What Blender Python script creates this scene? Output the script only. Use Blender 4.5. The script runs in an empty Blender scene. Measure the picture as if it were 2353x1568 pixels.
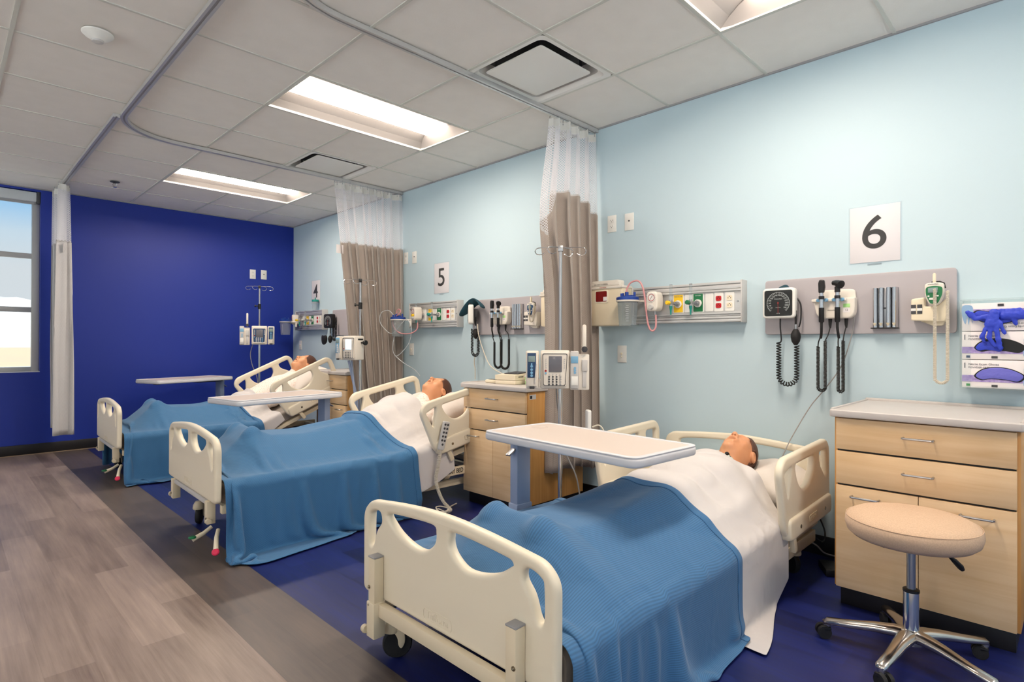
SKY = .61; EXPO = .82; SUN = 14
import bpy, bmesh, math, random
import numpy as np
from mathutils import Matrix, Vector
C = bpy.context.scene.collection
PI = math.pi
random.seed(7)

# ---------------------------------------------------------------- materials
def lin(c):
    return tuple(((v/255)/12.92 if v/255 <= .04045 else ((v/255+.055)/1.055)**2.4) for v in c)+(1,)
def mat(name, col, rough=.5, metal=0., spec=.5, noise=None, bump=None, emit=None, alpha=None, trans=0., sheen=0., coat=0.):
    m = bpy.data.materials.new(name); m.use_nodes = True
    nt = m.node_tree; b = nt.nodes['Principled BSDF']
    b.inputs['Base Color'].default_value = lin(col); b.inputs['Roughness'].default_value = rough
    b.inputs['Metallic'].default_value = metal; b.inputs['Specular IOR Level'].default_value = spec
    if trans: b.inputs['Transmission Weight'].default_value = trans
    if sheen: b.inputs['Sheen Weight'].default_value = sheen
    if coat: b.inputs['Coat Weight'].default_value = coat
    if alpha is not None: b.inputs['Alpha'].default_value = alpha
    if emit:
        b.inputs['Emission Color'].default_value = lin(emit[0]); b.inputs['Emission Strength'].default_value = emit[1]
    tc = nt.nodes.new('ShaderNodeTexCoord')
    if noise:                                  # (scale, second colour, amount)
        n = nt.nodes.new('ShaderNodeTexNoise'); n.inputs['Scale'].default_value = noise[0]; n.inputs['Detail'].default_value = 4
        nt.links.new(tc.outputs['Object'], n.inputs['Vector'])
        r = nt.nodes.new('ShaderNodeMapRange'); r.inputs[1].default_value = .35; r.inputs[2].default_value = .65
        r.inputs[3].default_value = 0; r.inputs[4].default_value = noise[2]
        nt.links.new(n.outputs[0], r.inputs[0])
        x = nt.nodes.new('ShaderNodeMixRGB'); x.inputs[1].default_value = lin(col); x.inputs[2].default_value = lin(noise[1])
        nt.links.new(r.outputs[0], x.inputs[0]); nt.links.new(x.outputs[0], b.inputs['Base Color'])
    if bump:                                   # (scale, strength, distance)
        n = nt.nodes.new('ShaderNodeTexNoise'); n.inputs['Scale'].default_value = bump[0]; n.inputs['Detail'].default_value = 3
        nt.links.new(tc.outputs['Object'], n.inputs['Vector'])
        u = nt.nodes.new('ShaderNodeBump'); u.inputs['Strength'].default_value = bump[1]; u.inputs['Distance'].default_value = bump[2]
        nt.links.new(n.outputs[0], u.inputs['Height']); nt.links.new(u.outputs[0], b.inputs['Normal'])
    return m
def nodes(m): return m.node_tree, m.node_tree.nodes, m.node_tree.links, m.node_tree.nodes['Principled BSDF']
def math_node(nt, op, a, b=None, c=None):
    n = nt.nodes.new('ShaderNodeMath'); n.operation = op
    for i, v in enumerate((a, b, c)):
        if v is None: continue
        if isinstance(v, (int, float)): n.inputs[i].default_value = v
        else: nt.links.new(v, n.inputs[i])
    return n.outputs[0]
def mixrgb(nt, f, a, b, mode='MIX'):
    n = nt.nodes.new('ShaderNodeMixRGB'); n.blend_type = mode
    for i, v in enumerate((f, a, b)):
        if isinstance(v, (int, float)): n.inputs[i].default_value = v
        elif isinstance(v, tuple): n.inputs[i].default_value = v
        else: nt.links.new(v, n.inputs[i])
    return n.outputs[0]

M = {}
M['ceil'] = mat('acoustic tile', (236,232,226), .95, bump=(420,.35,.002), noise=(9,(230,226,220),.5))
M['tbar'] = mat('ceiling grid paint', (206,206,198), .5)
M['wall'] = mat('pale blue wall paint', (190,211,220), .62, bump=(260,.06,.001))
M['navy'] = mat('royal blue wall paint', (17,48,152), .5, bump=(260,.06,.001))
M['base'] = mat('black rubber base', (24,22,24), .45)
M['rim'] = mat('tan caulk line', (150,128,104), .6)
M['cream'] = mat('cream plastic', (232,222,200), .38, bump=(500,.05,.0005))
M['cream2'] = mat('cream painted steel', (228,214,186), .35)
M['cream3'] = mat('darker cream plastic', (214,200,172), .4)  # a deeper cream tone for small bed parts
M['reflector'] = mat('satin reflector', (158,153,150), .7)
M['white'] = mat('white plastic', (232,231,226), .35)
M['offwhite'] = mat('warm white plastic', (226,219,208), .4)
M['grey'] = mat('grey plastic', (158,158,160), .45)
M['lgrey'] = mat('light grey plastic', (196,194,192), .45)
M['dgrey'] = mat('dark grey plastic', (62,62,66), .5)
M['black'] = mat('black plastic', (16,16,18), .42)
M['rubber'] = mat('black rubber', (22,22,24), .7)
M['chrome'] = mat('chrome', (214,214,216), .12, 1.)
M['steel'] = mat('brushed steel', (178,178,180), .32, 1., bump=(160,.1,.0005))
M['alu'] = mat('anodised aluminium', (205,205,204), .38, .55)
M['polished'] = mat('polished aluminium', (196,190,184), .2, 1.)
M['board'] = mat('grey laminate board', (176,171,175), .5)
M['top'] = mat('grey laminate worktop', (196,190,186), .42)
M['topface'] = mat('taupe table laminate', (214,200,190), .35)
M['tabedge'] = mat('pale grey table edging', (216,216,220), .35)
M['tabpost'] = mat('blue grey powder coat', (150,164,192), .4)
M['blue'] = mat('blue plastic', (22,62,150), .35)
M['cyan'] = mat('pale blue plastic', (120,170,204), .4)
M['navyp'] = mat('navy panel', (34,66,104), .4)
M['red'] = mat('red plastic', (190,18,30), .4)
M['pink'] = mat('pink pedal', (214,44,84), .4)
M['green'] = mat('green plastic', (22,112,66), .4)
M['teal'] = mat('teal plastic', (26,140,130), .4)
M['yellow'] = mat('yellow plastic', (240,196,20), .45)
M['ivory'] = mat('ivory plastic', (234,222,196), .4)
M['lime'] = mat('lime green label', (170,222,140), .5)
M['screen'] = mat('grey display', (104,104,112), .15)
M['lcd'] = mat('lcd', (130,150,150), .2)
M['bright'] = mat('backlit display', (210,225,235), .3, emit=((210,228,240),.5))
M['paper'] = mat('white paper', (236,230,230), .6)
M['ink'] = mat('black ink', (20,18,18), .6)
M['inkgrey'] = mat('grey ink', (110,112,120), .6)
M['inkgreen'] = mat('green ink', (40,140,70), .6)
M['inkred'] = mat('red ink', (170,40,40), .6)
M['inkwhite'] = mat('white ink', (224,224,224), .5)
M['winered'] = mat('dark red window', (120,12,16), .25)
M['darkteal'] = mat('dark teal nylon', (14,62,76), .7, bump=(300,.2,.001))
M['nylon'] = mat('black nylon', (18,18,20), .65)
M['skin'] = mat('vinyl skin', (222,160,118), .42, noise=(14,(214,146,106),.5))
M['hair'] = mat('brown moulded hair', (84,50,34), .5, bump=(130,.5,.003))
M['mouth'] = mat('dark mouth', (60,18,18), .5)
M['mattress'] = mat('grey mattress cover', (150,142,134), .6)
M['bluecover'] = mat('bright blue vinyl', (20,110,190), .5)
M['pillow'] = mat('white pillowcase', (222,214,206), .85, bump=(28,.25,.012))
M['vinyl'] = mat('beige wool fabric', (208,178,150), .8, noise=(230,(186,156,130),.6), bump=(420,.25,.001))
M['frame'] = mat('window frame aluminium', (190,190,188), .4, .3)
M['frost'] = mat('roller shade fabric', (206,212,216), .7)
M['gold'] = mat('bolt', (150,140,120), .3, 1.)
M['pinktube'] = mat('pink rubber tubing', (222,158,160), .3, alpha=.85)
M['cleartube'] = mat('clear tubing', (220,226,228), .2, alpha=.45)
M['cord'] = mat('beige cord', (212,204,188), .5)
M['greycord'] = mat('grey cord', (150,148,146), .5)
M['hill'] = mat('dry hills', (124,121,116), .95, noise=(.05,(104,108,112),.9))
M['bounce_white'] = mat('white bounce ground', (238,238,236), .8)  # for the added ground out of view, white to throw sunlight upward
M['sand'] = mat('tan ground', (122,106,82), .95, noise=(.3,(108,98,82),.8))
M['parapet'] = mat('pale roof membrane', (120,120,118), .8)

def clear(name, col, op):
    m = bpy.data.materials.new(name); m.use_nodes = True; nt = m.node_tree; nt.nodes.clear()
    o = nt.nodes.new('ShaderNodeOutputMaterial'); t = nt.nodes.new('ShaderNodeBsdfTransparent'); t.inputs[0].default_value = lin(col)
    g = nt.nodes.new('ShaderNodeBsdfPrincipled'); g.inputs['Base Color'].default_value = lin(col); g.inputs['Roughness'].default_value = .08
    x = nt.nodes.new('ShaderNodeMixShader'); lw = nt.nodes.new('ShaderNodeLayerWeight'); lw.inputs[0].default_value = .25
    f = math_node(nt, 'MULTIPLY_ADD', math_node(nt, 'POWER', lw.outputs[1], 4.), .8, op)
    nt.links.new(f, x.inputs[0]); nt.links.new(t.outputs[0], x.inputs[1]); nt.links.new(g.outputs[0], x.inputs[2]); nt.links.new(x.outputs[0], o.inputs[0])
    return m
M['clear'] = clear('clear rigid plastic', (240,244,246), .10)
M['acrylic'] = clear('acrylic sheet', (250,252,252), .035)
M['sleeve'] = clear('plastic sleeve', (250,251,252), .02)
M['glass'] = clear('window glass', (246,250,252), .02)
M['dialglass'] = clear('dial glass', (244,246,246), .01)

def wood(name, c1, c2, vert=False):
    m = mat(name, c1, .42); nt, N, L, b = nodes(m)
    tc = N.new('ShaderNodeTexCoord'); mp = N.new('ShaderNodeMapping'); L.new(tc.outputs['Object'], mp.inputs[0])
    mp.inputs['Scale'].default_value = (26,26,1.3) if vert else (1.5,1.5,22)
    n = N.new('ShaderNodeTexNoise'); n.inputs['Scale'].default_value = 1.6; n.inputs['Detail'].default_value = 6; n.inputs['Distortion'].default_value = .6
    L.new(mp.outputs[0], n.inputs[0])
    n2 = N.new('ShaderNodeTexNoise'); n2.inputs['Scale'].default_value = 3; L.new(tc.outputs['Object'], n2.inputs[0])
    f = math_node(nt, 'MULTIPLY_ADD', n2.outputs[0], .6, math_node(nt, 'MULTIPLY', n.outputs[0], 1.))
    r = N.new('ShaderNodeMapRange'); r.inputs[1].default_value = .55; r.inputs[2].default_value = 1.05; L.new(f, r.inputs[0])
    L.new(mixrgb(nt, r.outputs[0], lin(c1), lin(c2)), b.inputs['Base Color'])
    return m
M['wood'] = wood('maple laminate', (232,202,162), (216,180,134))
M['woodv'] = wood('maple side panel', (212,160,94), (192,136,70), True)

def cloth_mat(name, c1, kind):
    m = mat(name, c1, .8, sheen=.15); nt, N, L, b = nodes(m)
    uv = N.new('ShaderNodeUVMap'); sx = N.new('ShaderNodeSeparateXYZ'); L.new(uv.outputs[0], sx.inputs[0])
    tc = N.new('ShaderNodeTexCoord')
    big = N.new('ShaderNodeTexNoise'); big.inputs['Scale'].default_value = 7; big.inputs['Detail'].default_value = 3; big.inputs['Distortion'].default_value = .8
    L.new(tc.outputs['Object'], big.inputs[0])
    if kind == 'rib':
        w = math_node(nt, 'SINE', math_node(nt, 'MULTIPLY', sx.outputs[1], 2*PI/.0064))
        b2 = math_node(nt, 'SINE', math_node(nt, 'MULTIPLY', sx.outputs[0], 2*PI/.006))
        h = math_node(nt, 'MULTIPLY_ADD', b2, .12, w)
        r = N.new('ShaderNodeMapRange'); r.inputs[1].default_value = -1; r.inputs[2].default_value = 1; L.new(h, r.inputs[0])
        L.new(mixrgb(nt, r.outputs[0], lin(tuple(v*.84 for v in c1)), lin(c1)), b.inputs['Base Color'])
        height = math_node(nt, 'MULTIPLY', big.outputs[0], .008)
    elif kind == 'waffle':
        a = math_node(nt, 'SINE', math_node(nt, 'MULTIPLY', sx.outputs[0], 2*PI/.012))
        c = math_node(nt, 'SINE', math_node(nt, 'MULTIPLY', sx.outputs[1], 2*PI/.012))
        h = math_node(nt, 'MULTIPLY', a, c)
        r = N.new('ShaderNodeMapRange'); r.inputs[1].default_value = -1; r.inputs[2].default_value = 1; L.new(h, r.inputs[0])
        L.new(mixrgb(nt, r.outputs[0], lin(tuple(v*.95 for v in c1)), lin(c1)), b.inputs['Base Color'])
        height = math_node(nt, 'ADD', math_node(nt, 'MULTIPLY', h, .0005), math_node(nt, 'MULTIPLY', big.outputs[0], .005))
    else:
        height = math_node(nt, 'MULTIPLY', big.outputs[0], .012)
    u = N.new('ShaderNodeBump'); u.inputs['Strength'].default_value = .75; u.inputs['Distance'].default_value = 1.
    L.new(height, u.inputs['Height']); L.new(u.outputs[0], b.inputs['Normal'])
    return m
M['blanket'] = cloth_mat('blue ribbed blanket', (64,117,164), 'rib')
M['blanket2'] = cloth_mat('blue woven blanket', (56,112,158), 'waffle')
M['sheet'] = cloth_mat('white sheet', (208,203,201), 'plain')
M['curtain'] = cloth_mat('taupe curtain', (176,164,154), 'waffle')
M['curtain2'] = cloth_mat('pale grey curtain', (206,205,206), 'waffle')

def gown_mat(name, base, dot, s, r0):
    m = mat(name, base, .85); nt, N, L, b = nodes(m)
    tc = N.new('ShaderNodeTexCoord'); v = N.new('ShaderNodeTexVoronoi'); v.inputs['Scale'].default_value = s; v.inputs['Randomness'].default_value = .25
    L.new(tc.outputs['Object'], v.inputs[0])
    L.new(mixrgb(nt, math_node(nt, 'LESS_THAN', v.outputs['Distance'], r0), lin(base), lin(dot)), b.inputs['Base Color'])
    return m
M['gown6'] = gown_mat('printed gown green dots', (206,212,206), (52,92,84), 62, .36)
M['gown5'] = gown_mat('printed gown orange dots', (240,228,218), (216,150,120), 75, .22)

def net_mat():
    m = bpy.data.materials.new('white curtain netting'); m.use_nodes = True; nt = m.node_tree; nt.nodes.clear()
    o = nt.nodes.new('ShaderNodeOutputMaterial'); t = nt.nodes.new('ShaderNodeBsdfTransparent')
    g = nt.nodes.new('ShaderNodeBsdfPrincipled'); g.inputs['Base Color'].default_value = lin((238,238,242)); g.inputs['Roughness'].default_value = .8
    tl = nt.nodes.new('ShaderNodeBsdfTranslucent'); tl.inputs[0].default_value = lin((238,238,242))
    gg = nt.nodes.new('ShaderNodeMixShader'); gg.inputs[0].default_value = .35; nt.links.new(g.outputs[0], gg.inputs[1]); nt.links.new(tl.outputs[0], gg.inputs[2])
    uv = nt.nodes.new('ShaderNodeUVMap'); s = nt.nodes.new('ShaderNodeSeparateXYZ'); nt.links.new(uv.outputs[0], s.inputs[0])
    p = .019
    a = math_node(nt, 'ADD', math_node(nt, 'MULTIPLY', s.outputs[0], PI/p), math_node(nt, 'MULTIPLY', s.outputs[1], PI/p*1.1))
    c = math_node(nt, 'SUBTRACT', math_node(nt, 'MULTIPLY', s.outputs[0], PI/p), math_node(nt, 'MULTIPLY', s.outputs[1], PI/p*1.1))
    h = math_node(nt, 'MULTIPLY', math_node(nt, 'ABSOLUTE', math_node(nt, 'SINE', a)), math_node(nt, 'ABSOLUTE', math_node(nt, 'SINE', c)))
    f = math_node(nt, 'LESS_THAN', h, .42)
    x = nt.nodes.new('ShaderNodeMixShader'); nt.links.new(f, x.inputs[0]); nt.links.new(t.outputs[0], x.inputs[1]); nt.links.new(gg.outputs[0], x.inputs[2]); nt.links.new(x.outputs[0], o.inputs[0])
    return m
M['net'] = net_mat()

def floor_mat():
    m = mat('vinyl plank floor', (120,110,104), .36, spec=.5); nt, N, L, b = nodes(m)
    tc = N.new('ShaderNodeTexCoord'); s = N.new('ShaderNodeSeparateXYZ'); L.new(tc.outputs['Object'], s.inputs[0])
    cb = N.new('ShaderNodeCombineXYZ'); L.new(s.outputs[1], cb.inputs[0]); L.new(math_node(nt, 'ADD', s.outputs[0], 2.195+.14*140), cb.inputs[1])
    br = N.new('ShaderNodeTexBrick'); L.new(cb.outputs[0], br.inputs[0]); br.offset = .37
    br.inputs['Scale'].default_value = 1; br.inputs['Brick Width'].default_value = .92; br.inputs['Row Height'].default_value = .14
    br.inputs['Mortar Size'].default_value = .0006; br.inputs['Color1'].default_value = (.0,.0,.0,1); br.inputs['Color2'].default_value = (1,1,1,1)
    br.inputs['Mortar'].default_value = (.3,.3,.3,1)
    mp = N.new('ShaderNodeMapping'); mp.inputs['Scale'].default_value = (60,2.2,1); L.new(tc.outputs['Object'], mp.inputs[0])
    n = N.new('ShaderNodeTexNoise'); n.inputs['Scale'].default_value = 1; n.inputs['Detail'].default_value = 6; n.inputs['Roughness'].default_value = .65; L.new(mp.outputs[0], n.inputs[0])
    mp2 = N.new('ShaderNodeMapping'); mp2.inputs['Scale'].default_value = (7,1.2,1); L.new(tc.outputs['Object'], mp2.inputs[0])
    n2 = N.new('ShaderNodeTexNoise'); n2.inputs['Scale'].default_value = 1.4; n2.inputs['Detail'].default_value = 4; L.new(mp2.outputs[0], n2.inputs[0])
    v = math_node(nt, 'ADD', math_node(nt, 'MULTIPLY', br.outputs[0], .24), math_node(nt, 'MULTIPLY', n.outputs[0], .55))
    v = math_node(nt, 'ADD', v, math_node(nt, 'MULTIPLY', n2.outputs[0], .5))
    r = N.new('ShaderNodeMapRange'); r.inputs[1].default_value = .38; r.inputs[2].default_value = .88; L.new(v, r.inputs[0]); f = r.outputs[0]
    brown = mixrgb(nt, f, lin((100,84,76)), lin((166,148,136)))
    dark = mixrgb(nt, f, lin((54,50,52)), lin((104,92,84)))
    blue = mixrgb(nt, f, lin((10,15,58)), lin((30,42,112)))
    c = mixrgb(nt, math_node(nt, 'GREATER_THAN', s.outputs[0], -2.475), brown, dark)
    c = mixrgb(nt, math_node(nt, 'GREATER_THAN', s.outputs[0], -2.195), c, blue)
    L.new(c, b.inputs['Base Color'])
    u = N.new('ShaderNodeBump'); u.inputs['Strength'].default_value = .15; u.inputs['Distance'].default_value = .001; L.new(n.outputs[0], u.inputs['Height']); L.new(u.outputs[0], b.inputs['Normal'])
    rr = N.new('ShaderNodeMapRange'); rr.inputs[3].default_value = .3; rr.inputs[4].default_value = .5; L.new(n.outputs[0], rr.inputs[0]); L.new(rr.outputs[0], b.inputs['Roughness'])
    return m
M['floor'] = floor_mat()
def emis(name, col, s):
    m = bpy.data.materials.new(name); m.use_nodes = True; nt = m.node_tree; nt.nodes.clear()
    o = nt.nodes.new('ShaderNodeOutputMaterial'); e = nt.nodes.new('ShaderNodeEmission'); e.inputs[0].default_value = lin(col); e.inputs[1].default_value = s
    nt.links.new(e.outputs[0], o.inputs[0]); return m
M['lamp'] = emis('lamp diffuser', (255,238,220), 26.)

# ---------------------------------------------------------------- mesh helpers
def I4(): return Matrix.Identity(4)
def T(x, y, z): return Matrix.Translation((x, y, z))
def R(ax, deg): return Matrix.Rotation(math.radians(deg), 4, ax)
def smooth_loop(pts, n=6, closed=True):
    out = []; N = len(pts)
    rng = range(N) if closed else range(N-1)
    for i in rng:
        if closed: p = [Vector(pts[(i+k-1) % N]) for k in range(4)]
        else: p = [Vector(pts[max(0, min(N-1, i+k-1))]) for k in range(4)]
        for k in range(n):
            t = k/n
            out.append(.5*((2*p[1])+(-p[0]+p[2])*t+(2*p[0]-5*p[1]+4*p[2]-p[3])*t*t+(-p[0]+3*p[1]-3*p[2]+p[3])*t**3))
    if not closed: out.append(Vector(pts[-1]))
    return out
def round_poly(pts, r, n=5):
    out = []; N = len(pts)
    for i in range(N):
        a, b, c = Vector(pts[i-1]), Vector(pts[i]), Vector(pts[(i+1) % N])
        rr = min(r if not isinstance(r, (list, tuple)) else r[i], (a-b).length*.48, (c-b).length*.48)
        p, q = b+(a-b).normalized()*rr, b+(c-b).normalized()*rr
        for k in range(n+1):
            t = k/n; out.append(p*(1-t)**2+b*2*t*(1-t)+q*t*t)
    return [tuple(v) for v in out]
def rect(x0, x1, y0, y1, r=.01): return round_poly([(x0,y0),(x1,y0),(x1,y1),(x0,y1)], r)
def circ(cx, cy, r, n=24, ry=None): return [(cx+r*math.cos(2*PI*k/n), cy+(ry or r)*math.sin(2*PI*k/n)) for k in range(n)]

class G:
    def __init__(s): s.bm = bmesh.new(); s.uv = None
    def _tag(s, before, mi, mx):
        vs = [v for v in s.bm.verts if v.index == -1 or v not in before]
    def add(s, verts, faces, mi=0, mx=None):
        vs = [s.bm.verts.new(mx @ Vector(v) if mx else v) for v in verts]
        for f in faces:
            try: fc = s.bm.faces.new([vs[i] for i in f]); fc.material_index = mi; fc.smooth = True
            except ValueError: pass
        return s
    def addbm(s, b2, mi=0, mx=None):
        b2.verts.ensure_lookup_table(); b2.verts.index_update()
        s.add([v.co.copy() for v in b2.verts], [[v.index for v in f.verts] for f in b2.faces], mi, mx); b2.free(); return s
    def box(s, x0, x1, y0, y1, z0, z1, r=0, mi=0, mx=None, seg=2):
        b = bmesh.new(); bmesh.ops.create_cube(b, size=1)
        for v in b.verts: v.co = Vector(((x0+x1)/2+v.co.x*(x1-x0), (y0+y1)/2+v.co.y*(y1-y0), (z0+z1)/2+v.co.z*(z1-z0)))
        if r: bmesh.ops.bevel(b, geom=list(b.edges), offset=min(r, abs(x1-x0)*.45, abs(y1-y0)*.45, abs(z1-z0)*.45), segments=seg, profile=.5, affect='EDGES')
        return s.addbm(b, mi, mx)
    def tube(s, pts, r, n=10, mi=0, mx=None, closed=False, cap=True):
        P = [Vector(p) for p in pts]; N = len(P); rad = r if hasattr(r, '__len__') else [r]*N
        tg = []
        for i in range(N):
            a = P[i-1] if (i or closed) else P[0]; b = P[(i+1) % N] if (i < N-1 or closed) else P[-1]
            t = b-a; tg.append(t.normalized() if t.length > 1e-9 else Vector((0,0,1)))
        u = tg[0].orthogonal().normalized(); V = []; F = []
        for i in range(N):
            u = u-tg[i]*u.dot(tg[i]); u = u.normalized() if u.length > 1e-6 else tg[i].orthogonal().normalized(); w = tg[i].cross(u)
            for k in range(n):
                a = 2*PI*k/n; V.append(P[i]+(u*math.cos(a)+w*math.sin(a))*rad[i])
        for i in range(N-1 if not closed else N):
            for k in range(n): F.append((i*n+k, i*n+(k+1) % n, ((i+1) % N)*n+(k+1) % n, ((i+1) % N)*n+k))
        if cap and not closed: F.append(tuple(range(n))[::-1]); F.append(tuple((N-1)*n+k for k in range(n)))
        return s.add(V, F, mi, mx)
    def cyl(s, p, q, r, n=20, mi=0, mx=None, r2=None): return s.tube([p, q], [r, r if r2 is None else r2], n, mi, mx)
    def lathe(s, prof, n=28, mi=0, mx=None):                 # profile of (r, z), around z
        V = []; F = []
        for (r, z) in prof:
            for k in range(n): a = 2*PI*k/n; V.append((r*math.cos(a), r*math.sin(a), z))
        for i in range(len(prof)-1):
            for k in range(n): F.append((i*n+k, i*n+(k+1) % n, (i+1)*n+(k+1) % n, (i+1)*n+k))
        if prof[0][0] > 1e-6: F.append(tuple(range(n))[::-1])
        if prof[-1][0] > 1e-6: F.append(tuple((len(prof)-1)*n+k for k in range(n)))
        return s.add(V, F, mi, mx)
    def ball(s, c, r, mi=0, mx=None, n=16, m=10):
        rx, ry, rz = r if hasattr(r, '__len__') else (r, r, r)
        V = [(c[0]+rx*math.sin(PI*i/m)*math.cos(2*PI*k/n), c[1]+ry*math.sin(PI*i/m)*math.sin(2*PI*k/n), c[2]+rz*math.cos(PI*i/m)) for i in range(m+1) for k in range(n)]
        F = [(i*n+k, (i+1)*n+k, (i+1)*n+(k+1) % n, i*n+(k+1) % n) for i in range(m) for k in range(n)]
        return s.add(V, F, mi, mx)
    def plate(s, outline, holes=(), t=.01, bev=.0, mi=0, mx=None, res=2):   # 2-D outline in XY with holes, thickness t along Z
        cu = bpy.data.curves.new('c', 'CURVE'); cu.dimensions = '2D'; cu.fill_mode = 'BOTH'
        for L in [outline]+list(holes):
            sp = cu.splines.new('POLY'); sp.points.add(len(L)-1); sp.use_cyclic_u = True
            for i, p in enumerate(L): sp.points[i].co = (p[0], p[1], 0, 1)
        cu.extrude = max(t/2-bev, .00001); cu.bevel_depth = bev; cu.bevel_resolution = res; cu.offset = -bev
        ob = bpy.data.objects.new('c', cu); C.objects.link(ob); dg = bpy.context.evaluated_depsgraph_get()
        me = bpy.data.meshes.new_from_object(ob.evaluated_get(dg)); bpy.data.objects.remove(ob); bpy.data.curves.remove(cu)
        b = bmesh.new(); b.from_mesh(me); bpy.data.meshes.remove(me); bmesh.ops.remove_doubles(b, verts=b.verts, dist=1e-6)
        return s.addbm(b, mi, mx)
    def text(s, body, size, mi=0, mx=None, ext=.0004, align='CENTER', sx=1., bold=0.):
        cu = bpy.data.curves.new('t', 'FONT'); cu.body = body; cu.size = size; cu.extrude = ext; cu.align_x = align; cu.align_y = 'CENTER'; cu.resolution_u = 3 if not bold else 8; cu.offset = bold
        ob = bpy.data.objects.new('t', cu); C.objects.link(ob); dg = bpy.context.evaluated_depsgraph_get()
        me = bpy.data.meshes.new_from_object(ob.evaluated_get(dg)); bpy.data.objects.remove(ob); bpy.data.curves.remove(cu)
        b = bmesh.new(); b.from_mesh(me); bpy.data.meshes.remove(me)
        return s.addbm(b, mi, (mx or I4()) @ Matrix.Diagonal((sx, 1, 1, 1)))
    def mesh(s, name, mats, ang=35):
        me = bpy.data.meshes.new(name); bmesh.ops.recalc_face_normals(s.bm, faces=s.bm.faces); s.bm.to_mesh(me); s.bm.free()
        for m in (mats if isinstance(mats, (list, tuple)) else [mats]): me.materials.append(M[m] if isinstance(m, str) else m)
        if ang is not None: me.set_sharp_from_angle(angle=math.radians(ang))
        return me
FR = R('X', 90)                      # maps plate XY to local XZ facing -Y (front)
def part(name, g, mats, parent=None, label=None, kind=None, ang=35):
    me = g.mesh(name, mats, ang) if isinstance(g, G) else g
    o = bpy.data.objects.new(name, me); C.objects.link(o)
    if parent: o.parent = parent
    if label: o['label'] = label
    if kind: o['kind'] = kind
    return o
def thing(name, label, cat, loc=(0,0,0), rz=0, group=None):
    o = bpy.data.objects.new(name, None); o.empty_display_size = .1; C.objects.link(o); o.location = loc; o.rotation_euler = (0,0,math.radians(rz))
    o['label'] = label; o['category'] = cat
    if group: o['group'] = group
    return o
def tag(o, label, cat, group=None, kind=None, loc=None, rz=None):
    o['label'] = label; o['category'] = cat
    if group: o['group'] = group
    if kind: o['kind'] = kind
    if loc: o.location = loc
    if rz is not None: o.rotation_euler = (0,0,math.radians(rz))
    return o
def struct(name, g, mats, ang=35): return part(name, g, mats, None, None, 'structure', ang)
WALLR = -90                          # a thing on the pale wall: local x = right as seen, local y = into the wall, local z = up
def helix(path, r, pitch, n=9):      # coil of radius r along a polyline
    P = [Vector(p) for p in path]; L = [0]
    for i in range(1, len(P)): L.append(L[-1]+(P[i]-P[i-1]).length)
    tot = L[-1]; N = max(8, int(tot/pitch*n)); out = []; j = 0; u = (P[1]-P[0]).orthogonal().normalized()
    for k in range(N+1):
        d = tot*k/N
        while j < len(P)-2 and L[j+1] < d: j += 1
        f = (d-L[j])/max(1e-9, L[j+1]-L[j]); p = P[j].lerp(P[j+1], f)
        t0 = (P[j+1]-P[j]).normalized(); t1 = (P[min(j+2, len(P)-1)]-P[min(j+1, len(P)-2)]).normalized(); t = t0.lerp(t1, f).normalized()
        u = (u-t*u.dot(t)).normalized(); w = t.cross(u); a = 2*PI*d/pitch
        out.append(p+(u*math.cos(a)+w*math.sin(a))*r)
    return out
# ---------------------------------------------------------------- the room
H = 2.624; YF = 7.323; XL = -7.3; YN = -3.2
def gx(a): return -1.8233+.6096*a
def gy(b): return 3.0737+.6096*b
g = G(); g.box(XL,0,YN,YF,-.05,0); struct('floor', g, 'floor')
lights = [(0,0),(0,4),(0,-4),(-8,4),(-8,0),(-8,-4),(0,-8),(-8,-8)]
vents = [(1,2),(1,-2)]
g = G(); skip = set()
for a, b in lights: skip |= {(a,b),(a+1,b)}
skip |= set(vents)
tiles = G()
for a in range(-9, 3):
    for b in range(-11, 7):
        if (a, b) in skip: continue
        x0, x1 = max(gx(a), XL), min(gx(a+1), 0); y0, y1 = max(gy(b), YN), min(gy(b+1), YF)
        if x1-x0 < .02 or y1-y0 < .02: continue
        tiles.add([(x0,y0,H+.006),(x1,y0,H+.006),(x1,y1,H+.006),(x0,y1,H+.006)], [(0,1,2,3)])
tiles.box(XL-.1,.1,YN-.1,YF+.25,H+.3,H+.34)
struct('ceiling', tiles, 'ceil', None)
g = G()
for a in range(-9, 3):
    ys = [YN]+sorted(v for la, lb in lights if la+1 == a for v in (gy(lb), gy(lb+1)))+[YF]
    for i in range(0, len(ys), 2): g.box(gx(a)-.0085, gx(a)+.0085, ys[i], ys[i+1], H, H+.012)
for b in range(-10, 7):
    for a in range(-9, 3):
        if (a, b) in skip and (a, b-1) in skip: continue
        g.box(max(XL,gx(a)+.008), min(0, gx(a+1)-.008), gy(b)-.0075, gy(b)+.0075, H+.001, H+.012)
g.box(-.012,0,YN,YF,H-.004,H+.012, mi=1); g.box(XL,0,YF-.012,YF,H-.004,H+.012, mi=1)
struct('trim_1', g, ['tbar','grey'])
g = G(); g.box(0,.12,YN,YF+.2,0,H+.3); struct('wall_right', g, 'wall')
def wall_holes(name, x0, x1, holes, m, mx, t=.16):
    g = G(); g.plate([(x0,0),(x1,0),(x1,H+.3),(x0,H+.3)], [rect(*h, .001) for h in holes], t=t, mx=mx); return struct(name, g, m)
wins = [(-4.75,-2.575,.81,2.60),(-7.15,-4.95,.81,2.60)]
wall_holes('wall_back', XL, 0, wins, 'navy', T(0,YF+.08,0) @ FR)
lw = [(-2.9,-.3,.75,2.58),(.1,2.7,.75,2.58),(3.1,5.7,.75,2.58)]
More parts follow.
